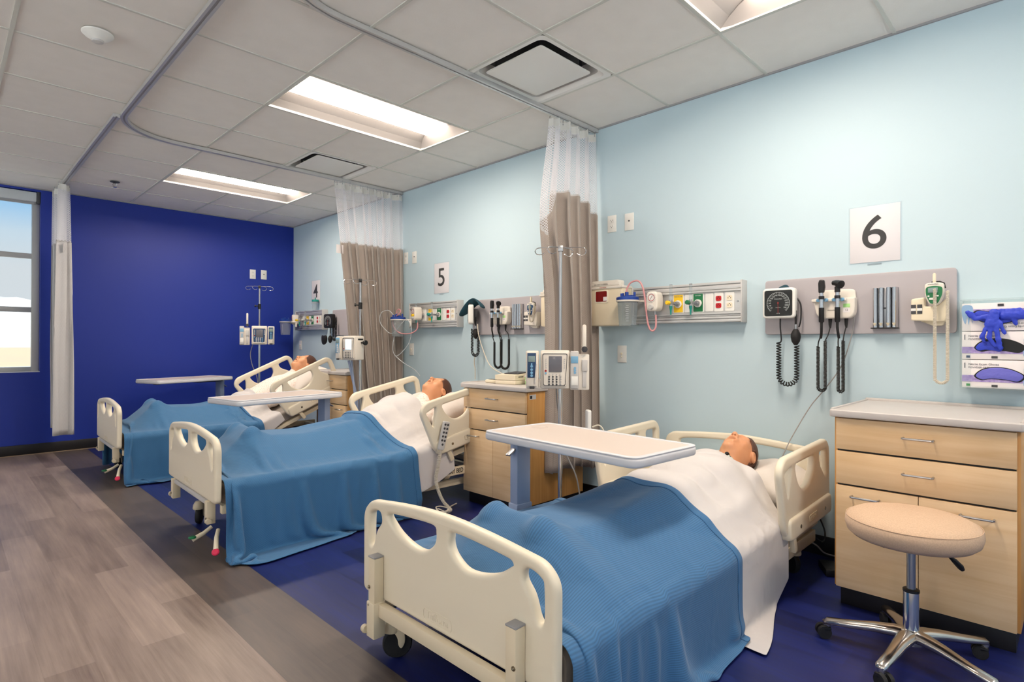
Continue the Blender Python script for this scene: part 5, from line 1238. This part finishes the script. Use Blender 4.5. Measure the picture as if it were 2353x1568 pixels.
flap('pressure_cuff', 'tip of a folded dark teal pressure cuff behind the near gauge', 'pressure cuff', 'darkteal', [(0,.05,-.01),(0,.0,.018),(0,-.02,.012),(0,-.03,-.01),(0,.06,-.05),(0,.0,-.05),(0,-.02,-.05),(0,-.035,-.05)], None, .012, (-.045,1.135,1.42), 'blood pressure cuffs')
flap('pressure_cuff', 'dark teal pressure cuff slung over the gauge in bay 5', 'pressure cuff', 'darkteal', [(-.02,.205,-.115),(-.03,.13,-.045),(-.035,.06,.012),(-.03,.0,.036),(-.04,-.055,.022),(-.05,-.105,-.020),(-.05,-.13,-.055),(.02,.185,-.125),(.03,.10,-.095),(.04,.045,-.05),(.05,-.005,-.018),(.05,-.055,-.028),(.03,-.10,-.05),(.02,-.12,-.065)], None, .020, (-.085,3.63,1.46), 'blood pressure cuffs')
flap('pressure_cuff', 'thin black strap hanging off the teal cuff in bay 5', 'pressure cuff', 'nylon', [(0,.025,.10),(0,.02,-.02),(0,.03,-.12),(.02,.005,.10),(.02,0,-.02),(.02,.01,-.13)], None, .006, (-.11,3.66,1.39), 'blood pressure cuffs')
flap('pressure_cuff', 'black cuff bag hanging left of the middle curtain', 'pressure cuff', 'nylon', [(0,.09,.09),(-.01,.02,.055),(0,-.05,.09),(.02,.11,-.03),(.0,.05,-.06),(.02,-.03,-.03),(.02,.135,-.10),(0,.07,-.125),(.02,-.0,-.13)][:6], None, .03, (-.14,6.17,1.13), 'blood pressure cuffs')
coil_hang(3.665, 3.585, -.08, 1.23, 1.20, 1.005, .010, .0032, .013, 'black coiled cord under the teal cuff in bay 5', n=9, own=ga5)
coil_hang(6.13, 6.07, -.06, 1.30, 1.36, 1.14, .010, .0032, .013, 'black coiled cord left of the middle curtain', n=8, own=ga4)
def scope_station(Y, dz, label, lab1, lab2, full=True):
    t = wthing('instrument_station', label, 'instrument station', Y, 1.240+dz, 'wall instrument stations'); t.location.x = -.02
    g = G(); g.plate(round_poly([(-.088,.055),(-.080,.018),(-.05,0),(.075,0),(.092,.02),(.096,.055),(.096,.105),(-.096,.105)],[.02,.03,.03,.03,.02,.02,.008,.008],6), t=.055, bev=.008, mx=T(0,-.0295,0) @ FR, res=3)
    g.plate(round_poly([(-.088,.08),(.094,.08),(.088,.145),(.06,.150),(-.055,.150),(-.078,.135)],.018,5), t=.020, bev=.006, mx=T(0,-.012,0) @ FR); g.box(-.100,.062,-.072,-.04,.086,.102,.005); part('station_body', g, 'offwhite', t)
    for x in (-.045,.028):
        g = G(); g.tube([(x-.022,-.078,.094),(x-.016,-.086,.094)],.009,10); g.tube([(x+.022,-.078,.094),(x+.016,-.086,.094)],.009,10); part('handle_clip', g, 'cyan', t)
    g = G(); g.text('WelchAllyn', .0095, mx=T(-.005,-.0575,.042) @ FR, ext=.0002); part('station_lettering', g, 'ink', t)
    g = G(); g.box(.045,.075,-.0582,-.0575,.055,.073,mi=1); g.box(.045,.075,-.0582,-.0575,.030,.053,mi=0); g.text('12', .014, mi=2, mx=T(.060,-.0586,.042) @ FR, ext=.0002); part('calibration_sticker', g, ['paper','lime','ink'], t)
    for k, (x, lab) in enumerate(((-.045,lab1),(.028,lab2))):
        s = thing('ophthalmoscope' if k == 0 else 'otoscope', lab, 'diagnostic scope', (-.02-.092, Y-x, 1.24+dz), WALLR, 'handheld scopes on the wall stations')
        g = G(); g.tube([(0,0,-.02),(0,0,-.015),(0,0,.055)],[.009,.0125,.0125],18); part('grip', g, 'black', s)
        g = G(); g.cyl((0,0,.055),(0,0,.135),.0100,18); part('metal_neck', g, 'chrome', s)
        g = G(); g.cyl((0,0,.098),(0,0,.114),.0135,18); part('control_ring', g, 'black', s)
        g = G()
        if k == 0: g.plate(round_poly([(-.012,0),(.011,0),(.017,.03),(.013,.066),(-.008,.068),(-.014,.05)],.006,5), t=.026, bev=.006, mx=T(0,0,.130) @ FR)
        else:
            g.cyl((0,0,.130),(0,0,.158),.013,18); g.tube([(-.022,.010,.178),(-.01,.005,.178),(.006,-.004,.172),(.02,-.014,.166),(.021,-.015,.1655)],[.012,.0145,.0185,.0205,.014],20)
        part('scope_head', g, 'black', s)
        g = G(); g.tube([tuple(v) for v in smooth_loop([(0,0,-.018),(0,.0,-.045),(-.006 if k == 0 else 0,.012,-.075),(-.014 if k == 0 else .001,.025,-.098)],5,False)],[.0085]+[.0065]*14+[.004]*1,10) if False else g.tube([tuple(v) for v in smooth_loop([(0,0,-.018),(0,.0,-.045),(-.004 if k == 0 else 0,.012,-.075),(-.010 if k == 0 else .001,.022,-.10)],4,False)],.0062,10)
        part('strain_relief', g, 'rubber', s)
    g = G()
    for x in (-.022,.052): g.tube([(x,-.03,.002),(x,-.032,-.03),(x+.001,-.034,-.048)],[.009,.007,.004],12)
    part('cord_grommet', g, 'rubber', t)
    return t
st6 = scope_station(.885, 0, 'white instrument station with two handles on the near grey board', 'black ophthalmoscope, left handle on the near station', 'black otoscope, right handle on the near station')
st5 = scope_station(3.34, .02, 'white instrument station with two handles in bay 5', 'black ophthalmoscope, left handle on the bay 5 station', 'black otoscope, right handle on the bay 5 station')
def scope_cords(Y, dz, a, b):
    for x, lab in ((-.045,a),(.028,b)):
        w = .034 if x < 0 else .022
        coil_hang(Y-x+(.027 if x < 0 else .006), Y-x+(.027 if x < 0 else .006)-w, -.075, 1.098+dz, 1.128+dz, .870+dz, .0066, .0026, .0068, lab, n=8, straight=[[(-.095,Y-x+(.010 if x < 0 else 0),1.145+dz),(-.085,Y-x+(.022 if x < 0 else .004),1.12+dz),(-.075,Y-x+(.027 if x < 0 else .006),1.098+dz)],[(-.055,Y-x-.0235,1.195+dz),(-.065,Y-x-.020+.002,1.16+dz),(-.075,Y-x+(.027 if x < 0 else .006)-w,1.128+dz)]], own=st6)
scope_cords(.885, 0, 'tight black coiled cord under the left handle of the near station', 'tight black coiled cord under the right handle of the near station')
def scope_cords5(Y, dz):
    coil_hang(Y+.054, Y-.030, -.075, 1.10+dz, 1.12+dz, .89+dz, .007, .003, .0068, 'thick black coiled cord forming the left loop under the bay 5 station', n=8, own=st5, straight=[[(-.095,Y+.055,1.145+dz),(-.085,Y+.056,1.12+dz),(-.075,Y+.054,1.10+dz)],[(-.055,Y+.022,1.195+dz),(-.065,Y-.01,1.16+dz),(-.075,Y-.030,1.12+dz)]])
    coil_hang(Y-.032, Y-.125, -.085, 1.10+dz, 1.12+dz, .885+dz, .007, .003, .0068, 'thick black coiled cord forming the right loop under the bay 5 station', n=8, own=st5, straight=[[(-.095,Y-.028,1.145+dz),(-.09,Y-.030,1.12+dz),(-.085,Y-.032,1.10+dz)],[(-.055,Y-.052,1.195+dz),(-.07,Y-.10,1.165+dz),(-.085,Y-.125,1.12+dz)]])
scope_cords5(3.34, .02)
lead('power_cord', 'thin grey power cord running from the near station down behind the pillow', [(-.04,.80,1.245),(-.03,.815,1.15),(-.03,.86,1.0),(-.05,.93,.88),(-.06,1.0,.78),(-.12,1.07,.62),(-.17,1.10,.52)], .0028, 'greycord', own=st6)
lead('power_cord', 'beige cord hanging from the bay 5 gauge to the cabinet', [(-.07,3.63,1.02),(-.06,3.66,.95),(-.05,3.66,.88),(-.05,3.66,.80)], .004, 'cord', own=ga5)
lead('power_cord', 'beige cord slanting from the bay 5 gauge to the cream device', [(-.09,3.585,1.27),(-.10,3.56,1.18),(-.12,3.48,1.05),(-.25,3.25,.93),(-.42,2.90,.875)], .004, 'cord', own=ga5)
def specula(Y, dz, label):
    t = wthing('specula_dispenser', label, 'dispenser', Y, 1.186+dz, 'ear specula dispensers'); t.location.x = -.02
    g = G(); g.box(-.052,.052,-.010,0,.004,.200,.001); part('backplate', g, 'steel', t)
    for x in (-.040,-.0145,.0155,.040):
        g = G(); n = 14; V = []
        for k in range(n+1): a = PI+PI*k/n; V += [(x+.0118*math.cos(a), -.010+.024*math.sin(a), .006), (x+.0118*math.cos(a), -.010+.024*math.sin(a), .200)]
        g.add(V, [(2*k,2*k+1,2*k+3,2*k+2) for k in range(n)]); g.add([V[2*k+1] for k in range(n+1)],[tuple(range(n+1))]); p = part('dispenser_tube', g, 'chrome', t)
        g = G(); g.tube([(x,-.034,.014),(x,-.0345,.028)],[.003,.008],10); part('speculum_tip', g, 'ivory', p)
    g = G(); g.box(-.056,.056,-.040,0,0,.005,.001); part('base_plate', g, 'black', t)
    g = G(); g.cyl((0,-.010,.100),(0,-.0125,.100),.004,10); part('screw', g, 'dgrey', t)
specula(.669, 0, 'steel dispenser of four ear specula tubes on the near grey board'); specula(3.17, .035, 'steel dispenser of four ear specula tubes in bay 5')
def thermometer(Y, dz, label, face):
    t = wthing('wall_thermometer', label, 'thermometer', Y, 1.20+dz, 'electronic thermometers on the wall'); t.location.x = -.02
    g = G(); g.plate(round_poly([(-.080,.022),(.05,.012),(.058,.06),(.058,.125),(.02,.085),(-.028,.085),(-.028,.128),(-.080,.122)],[.008,.012,.02,.01,.02,.008,.008,.01],5), t=.050, bev=.006, mx=T(0,-.028,0) @ FR); g.plate(round_poly([(-.05,.02),(.045,.02),(.04,-.004),(.0,-.004)],.01,4), t=.03, bev=.004, mx=T(0,-.018,0) @ FR); part('cradle', g, 'ivory' if face == 'green' else 'offwhite', t)
    g = G()
    for x in (-.070,-.046):
        g.box(x-.009,x+.010,-.0555,-.054,.052,.066,mi=0); g.box(x-.009,x+.010,-.0555,-.054,.078,.095,mi=0); g.box(x-.009,x+.010,-.0555,-.054,.066,.078,mi=1)
    part('probe_cover_slots', g, ['dgrey','white'], t)
    g = G(); g.plate(round_poly([(-.018,.088),(.018,.088),(.036,.135),(.036,.188),(.0,.194),(-.036,.188),(-.036,.135)],[.02,.02,.03,.012,.03,.012,.03],6), t=.032, bev=.007, mx=T(.012,-.062,0) @ FR, res=3); u = part('thermometer_unit', g, 'offwhite', t)
    g = G(); g.plate(round_poly([(-.014,.094),(.014,.094),(.031,.138),(.031,.170),(.0,.178),(-.031,.170),(-.031,.138)],[.015,.015,.03,.01,.03,.01,.03],6), t=.003, mx=T(.012,-.079,0) @ FR); part('face_panel', g, face, u)
    g = G(); g.box(-.010,.026,-.083,-.0805,.145,.168,.001); part('display', g, 'lcd', u)
    g = G(); g.box(-.006,.022,-.083,-.0805,.112,.122,.002); g.cyl((-.008,-.080,.130),(-.008,-.083,.130),.004,10); g.cyl((.026,-.080,.130),(.026,-.083,.130),.004,10); part('buttons', g, 'white', u)
    g = G(); g.text('WelchAllyn', .0085, mx=T(.008,-.0785,.184) @ FR, ext=.0002); part('lettering', g, 'ink', u)
    g = G(); g.box(.006,.018,-.075,-.060,.190,.232,.003); g.tube([(.012,-.068,.225),(.012,-.068,.236)],.004,8); part('probe_handle', g, 'ivory', t)
    g = G(); g.tube([(.0,-.06,.195),(.03,-.06,.196),(.046,-.055,.188),(.050,-.055,.165)],.003,6); part('probe_wire_clip', g, 'black', t)
    return t
th6 = thermometer(.478, .0, 'electronic thermometer with a green face on the near grey board', 'green')
th5 = thermometer(2.985, .030, 'electronic thermometer with a navy face in bay 5', 'navyp')
coil_hang(.462, .416, -.105, 1.36, 1.35, .936, .0052, .0024, .0056, 'long beige coiled probe cord hanging from the near thermometer', 'cord', 8, own=th6)
coil_hang(2.972, 2.935, -.105, 1.40, 1.38, 1.275, .0045, .0022, .0056, 'short beige coiled probe cord on the bay 5 thermometer', 'cord', 7, own=th5)

# glove dispenser
t = wthing('glove_dispenser', 'clear acrylic rack holding glove boxes above the nearest cabinet', 'glove dispenser', .245, .918)
g = G(); g.box(-.127,.127,-.004,-.001,0,.388,.0008); g.box(-.127,.127,-.112,-.109,0,.012,.0008); g.box(-.127,.127,-.112,-.0,0,.003,.0008)
for s in (-1,1): g.box(s*.126-.0015,s*.126+.0015,-.112,-.0,0,.388,.0008); g.box(s*.108-.019,s*.108+.019,-.113,-.110,0,.388,.0008)
g.box(-.127,.127,-.112,-.0,.386,.389,.0008); part('acrylic_rack', g, 'acrylic', t)
M['purple'] = mat('purple print', (140,118,186), .6, noise=(60,(186,172,214),.9)); M['handprint'] = mat('printed pale blue hand', (150,184,220), .6); M['glove'] = mat('blue nitrile', (44,66,196), .5, bump=(40,.5,.006)); M['glove2'] = mat('violet nitrile', (104,104,196), .5, bump=(60,.6,.004))
def glove_box(z, label, flip, hole, content):
    b = thing('glove_box', label, 'box', (-.006,.245,z), WALLR, 'stacked boxes of exam gloves'); hh = .121
    mxf = T(0,-.1005,hh/2) @ (R('Y',180) if flip else I4())
    g = G(); g.box(-.12,.12,-.1,0,.001,hh,.0015); part('carton', g, 'paper', b)
    g = G(); g.box(-.12,-.02,-.0007,.0,-.034,-.006,mx=mxf); g.box(-.02,.12,-.0007,0,-.034,-.020,mx=mxf); part('purple_band', g, 'purple', b)
    g = G(); g.text('Nitrile Exam Gloves', .0125, 0, T(-.098,-.0008,.036) @ FR if not flip else mxf @ T(-.098,-.0008,.036) @ FR, .0002, 'LEFT') if False else g.text('Nitrile Exam Gloves', .0125, 0, mxf @ T(-.098,-.0008,.042) @ FR, .0002, 'LEFT')
    g.text('POWDER-FREE', .0110, 0, mxf @ T(-.098,-.0008,.028) @ FR, .0002, 'LEFT'); g.box(-.112,-.108,-.0008,0,.025,.048,mx=mxf); part('box_lettering', g, 'inkgrey', b)
    g = G(); g.box(-.02,.0,-.0012,0,-.055,-.045,mx=mxf); part('dark_badge', g, 'dgrey', b)
    g = G(); g.box(-.105,-.092,-.0012,0,-.053,-.043,mx=mxf); part('size_badge', g, 'inkgreen' if content == 'glove2' else 'navyp', b)
    g = G()
    g.plate(smooth2([(.086,-.05),(.118,-.05),(.119,-.005),(.108,.03),(.102,-.002),(.097,.033),(.091,-.0),(.083,.028),(.084,-.004),(.070,.008),(.080,-.02)],3), t=.0008, mx=mxf @ T(0,-.0008,0) @ FR); part('printed_hand', g, 'handprint', b)
    o = smooth2([(-.078,-.008),(-.05,.022),(0,.032),(.05,.022),(.088,-.004),(.07,-.030),(.03,-.024),(-.02,-.020),(-.055,-.026)],5)
    g = G(); g.plate(o, t=.001, mx=mxf @ T(0,-.001,0) @ FR); part('dispensing_slot', g, 'black', b)
    g = G(); q = [(x*.93+.0,z_*.90) for x, z_ in o]; g.plate(q, t=.006, bev=.0028, mx=mxf @ T(0,-.0015,0) @ FR) if hole else g.plate([(x*.55-.03,z_*.7-.004) for x, z_ in o], t=.006, bev=.0028, mx=mxf @ T(0,-.0015,0) @ FR)
    part('gloves_inside', g, content, b)
glove_box(.922, 'lowest glove box, violet gloves filling its slot', False, True, 'glove2'); glove_box(1.045, 'middle glove box with a mostly empty dark slot', False, False, 'glove'); glove_box(1.168, 'topmost glove box, placed upside down', True, True, 'glove')
# a pair of loose gloves spilling from the top box
def crumple(name, label, caps_, loc, res=.0032):
    A = np.array([c[0] for c in caps_]+[c[1] for c in caps_]); lo = A.min(0)-.03; hi = A.max(0)+.03
    xs = np.arange(lo[0],hi[0],res); ys = np.arange(lo[1],hi[1],res); zs = np.arange(lo[2],hi[2],res); g_ = np.meshgrid(xs,ys,zs,indexing='ij'); d = None
    g_[1] = g_[1]*1.9
    for a, b, ra, rb in caps_: c = cap(g_, a, b, ra, rb); d = c if d is None else smin(d, c, .004)
    d = d+.0013*np.sin(g_[0]*210+3*np.sin(g_[2]*90))*np.sin(g_[2]*120+2*np.sin(g_[0]*130))
    V, F = nets(xs,ys,zs,d); o = bpy.data.objects.new(name, np_mesh(name,V,F,'glove')); C.objects.link(o); return tag(o, label, 'glove', 'loose blue gloves', loc=loc, rz=WALLR)
crumple('glove', 'crumpled blue glove with fingers drooping over the middle box', [((.01,0,.0),(.0,-.004,-.045),.020,.023),((.0,-.004,-.045),(.022,0,-.045),.018,.018),
    ((-.012,-.01,-.05),(-.030,-.01,-.10),.0085,.008),((-.030,-.01,-.10),(-.024,0,-.118),.008,.007),((.0,-.012,-.05),(-.006,-.01,-.105),.0095,.0085),((-.006,-.01,-.105),(.012,0,-.138),.0085,.008),
    ((.014,-.012,-.05),(.024,-.01,-.11),.010,.009),((.024,-.01,-.11),(.030,0,-.150),.009,.0085),((.028,-.004,-.04),(.044,0,-.085),.008,.007),((-.012,0,-.012),(-.052,0,-.022),.011,.009),((-.052,0,-.022),(-.068,0,-.004),.009,.012),((-.068,0,-.004),(-.078,0,.006),.011,.010)], (-.122,.265,1.243))
crumple('glove', 'second blue glove bunched in the slot of the topmost box', [((-.01,0,-.004),(.045,0,-.004),.020,.019),((.045,0,-.004),(.075,0,.006),.017,.013),((.075,0,.006),(.088,0,.012),.012,.014),((.02,0,-.012),(.028,0,-.040),.010,.008),((-.02,0,.012),(.04,0,.014),.012,.012)], (-.112,.215,1.238))

# ---------------------------------------------------------------- privacy curtains
def curtain(label, P0, P1, Q0, Q1, n, amp0, amp1, ztop, zmid, zbot, fab, seed, flare=0, hooks=12, tagpos=None):
    """P0->P1: ends at the top, Q0->Q1: ends at the hem; zmid(s), zbot(s) may be functions"""
    rng = np.random.RandomState(seed); o = Vector(((P0[0]+P1[0])/2,(P0[1]+P1[1])/2,0)); t = thing('privacy_curtain', label, 'curtain', tuple(o), 0, 'privacy curtains with white netting')
    zm = zmid if callable(zmid) else (lambda s: zmid); zb = zbot if callable(zbot) else (lambda s: zbot)
    N = n*14; ph = np.cumsum(rng.uniform(.55,1.45,n*2+2)); ph = (ph-ph[0])/(ph[-1]-ph[0])*n*2*PI; ampn = rng.uniform(.6,1.2,n*2+3)
    def pt(s, w):                       # w: 0 top .. 1 hem
        a = Vector(P0).lerp(Vector(P1), s); b = Vector(Q0).lerp(Vector(Q1), s); c = a.lerp(b, w); d = (Vector(P1)-Vector(P0)).normalized(); nrm = Vector((-d.y, d.x))
        c = c-d*flare*math.exp(-((w-.27)/.17)**2)*(1-s)**2
        k = s*(n*2+1); f = np.interp(k, range(n*2+2), ph); A = lerp(amp0, amp1, min(1, w*1.4)**.8)*np.interp(k, range(n*2+3), ampn)
        off = math.sin(f+.25*math.sin(3*w+seed))*A; l2 = .35*A*math.sin(2*f+1)
        return c+nrm*off+d*l2
    def sheet(name, za, zb_, m, uvs, rows=26):
        me = bpy.data.meshes.new(name); V = []; UV = []; W = N
        for i in range(rows+1):
            for j in range(W+1):
                s = j/W; z = lerp(za(s), zb_(s), i/rows); w = (ztop-z)/(ztop-zb(s)); p = pt(s, w); V.append((p.x-o.x, p.y-o.y, z)); UV.append((s*uvs, z))
        F = [(i*(W+1)+j, i*(W+1)+j+1, (i+1)*(W+1)+j+1, (i+1)*(W+1)+j) for i in range(rows) for j in range(W)]
        me = np_mesh(name, V, F, m); uvl = me.uv_layers.new(name='UVMap'); li = np.zeros(len(me.loops), np.int32); me.loops.foreach_get('vertex_index', li)
        uvl.data.foreach_set('uv', np.array(UV, np.float32)[li].ravel()); ob = bpy.data.objects.new(name, me); C.objects.link(ob); ob.parent = t; return ob
    uvw = n*.30
    sheet('netting_panel', lambda s: ztop-.045, zm, 'net', uvw, 16)
    hd = sheet('header_tape', lambda s: ztop, lambda s: ztop-.055, 'white', uvw, 2)
    fb = sheet('fabric_panel', zm, zb, fab, uvw, 34); so = fb.modifiers.new('s','SOLIDIFY'); so.thickness = .003
    sheet('seam_band', lambda s: zm(s)+.012, lambda s: zm(s)-.012, 'lgrey', uvw, 2).location = (0,0,0)
    for k in range(hooks):
        s = (k+.5)/hooks; p = pt(s, 0); g = G(); g.tube([(p.x-o.x,p.y-o.y,ztop-.02),(p.x-o.x,p.y-o.y,ztop+.012),(p.x-o.x+.004,p.y-o.y,ztop+.02)],.0018,5); g.ball((p.x-o.x,p.y-o.y,ztop-.012),.004,n=8,m=6); part('curtain_hook', g, 'steel', t)
    if tagpos is not None:
        s, dz = tagpos; p = pt(s, .2); q = pt(s, .25); g = G(); d = (Vector(P1)-Vector(P0)).normalized(); nn = Vector((d.y,-d.x)); a = p-Vector(o.xy)+nn*.012
        g.box(-.035,.035,-.002,0,-.04,.04,.0005,mx=T(a.x,a.y,zm(s)-.06) @ R('Z',math.degrees(math.atan2(d.y,d.x)))); part('size_label', g, 'paper', t)
    return t
curtain('pale grey bunched curtain beside the window at the royal blue wall', (XT-.03,6.70),(XT-.03,7.18),(XT-.035,6.62),(XT+.01,7.2), 5, .045, .075, 2.585, 2.045, lambda s: .255-.02*math.sin(s*5), 'curtain2', 4, tagpos=(.02,0))
curtain('taupe curtain hanging between the farthest and the middle bed', (-.755,Y5),(-.02,Y5),(-.50,Y5-.045),(-.02,Y5-.045), 8, .030, .066, 2.585, 2.035, .30, 'curtain', 11, hooks=20, tagpos=(.045,0))
curtain('taupe curtain with uneven netting hanging between the middle and the nearest bed', (-.48,Y6),(-.02,Y6),(-.53,Y6-.05),(-.06,Y6-.06), 5, .034, .066, 2.58, lambda s: 2.10-.30*max(0,(.16-s)/.16)**1.0-.10*max(0,(s-.6)/.4), lambda s: .27+.03*math.sin(s*4), 'curtain', 23, hooks=10, flare=.08)
# ---------------------------------------------------------------- light, sky, camera
w = bpy.data.worlds.new('World'); bpy.context.scene.world = w; w.use_nodes = True; nt = w.node_tree; bg = nt.nodes['Background']
tc = nt.nodes.new('ShaderNodeTexCoord'); s = nt.nodes.new('ShaderNodeSeparateXYZ'); nt.links.new(tc.outputs['Generated'], s.inputs[0])
cr = nt.nodes.new('ShaderNodeValToRGB'); nt.links.new(s.outputs[2], cr.inputs[0])
e = cr.color_ramp.elements; e[0].position = 0; e[0].color = lin((222,224,226)); e[1].position = .7; e[1].color = lin((150,196,240))

for p_, c_ in ((.10,(222,224,226)),(.145,(208,222,232)),(.19,(150,200,238)),(.25,(72,158,226))):
    k = cr.color_ramp.elements.new(p_); k.color = lin(c_)
nt.links.new(cr.outputs[0], bg.inputs[0]); bg.inputs[1].default_value = SKY
for (x0,x1,z0,z1) in wins:
    l = bpy.data.lights.new('window_portal','AREA'); l.shape = 'RECTANGLE'; l.size = x1-x0; l.size_y = z1-z0; l.cycles.is_portal = True
    o = bpy.data.objects.new('window_portal', l); C.objects.link(o); o.location = ((x0+x1)/2, YF+.15, (z0+z1)/2); o.rotation_euler = (math.radians(-90),0,0)
for (y0,y1,z0,z1) in lw:
    l = bpy.data.lights.new('window_portal','AREA'); l.shape = 'RECTANGLE'; l.size = y1-y0; l.size_y = z1-z0; l.cycles.is_portal = True
    o = bpy.data.objects.new('window_portal', l); C.objects.link(o); o.location = (XL-.15, (y0+y1)/2, (z0+z1)/2); o.rotation_euler = (math.radians(90),0,math.radians(-90))
for (x0,x1,z0,z1) in lf:
    l = bpy.data.lights.new('window_portal','AREA'); l.shape = 'RECTANGLE'; l.size = x1-x0; l.size_y = z1-z0; l.cycles.is_portal = True
    o = bpy.data.objects.new('window_portal', l); C.objects.link(o); o.location = ((x0+x1)/2, YN-.15, (z0+z1)/2); o.rotation_euler = (math.radians(90),0,0)
sl = bpy.data.lights.new('sun','SUN'); sl.energy = SUN; sl.angle = .01; sl.color = (1,.96,.9)
so = bpy.data.objects.new('sun', sl); C.objects.link(so); so.rotation_euler = Vector((.35,.25,-1)).to_track_quat('-Z','Y').to_euler() if False else Vector((-.45,.5,-1)).to_track_quat('-Z','Y').to_euler()
yaw, pit, rol, f = .7881, .0038, .0029, 1309.56
fwd = Vector((math.sin(yaw)*math.cos(pit), math.cos(yaw)*math.cos(pit), math.sin(pit))); rt = Vector((math.cos(yaw), -math.sin(yaw), 0)); up = rt.cross(fwd)
r2 = rt*math.cos(rol)+up*math.sin(rol); u2 = up*math.cos(rol)-rt*math.sin(rol)
cd = bpy.data.cameras.new('camera'); cam = bpy.data.objects.new('camera', cd); C.objects.link(cam)
m = Matrix((r2, u2, -fwd)).transposed().to_4x4(); m.translation = Vector((-3.2834, 0, 1.11)); cam.matrix_world = m
cd.sensor_fit = 'HORIZONTAL'; cd.sensor_width = 36; cd.lens = f/2353*36; cd.clip_start = .05; cd.clip_end = 1000
sc = bpy.context.scene; sc.camera = cam
vs = sc.view_settings; vs.view_transform = 'Standard'; vs.look = 'None'; vs.gamma = 1; vs.use_curve_mapping = False; vs.exposure = EXPO
sc.display_settings.display_device = 'sRGB'
sc.cycles.transparent_max_bounces = 24
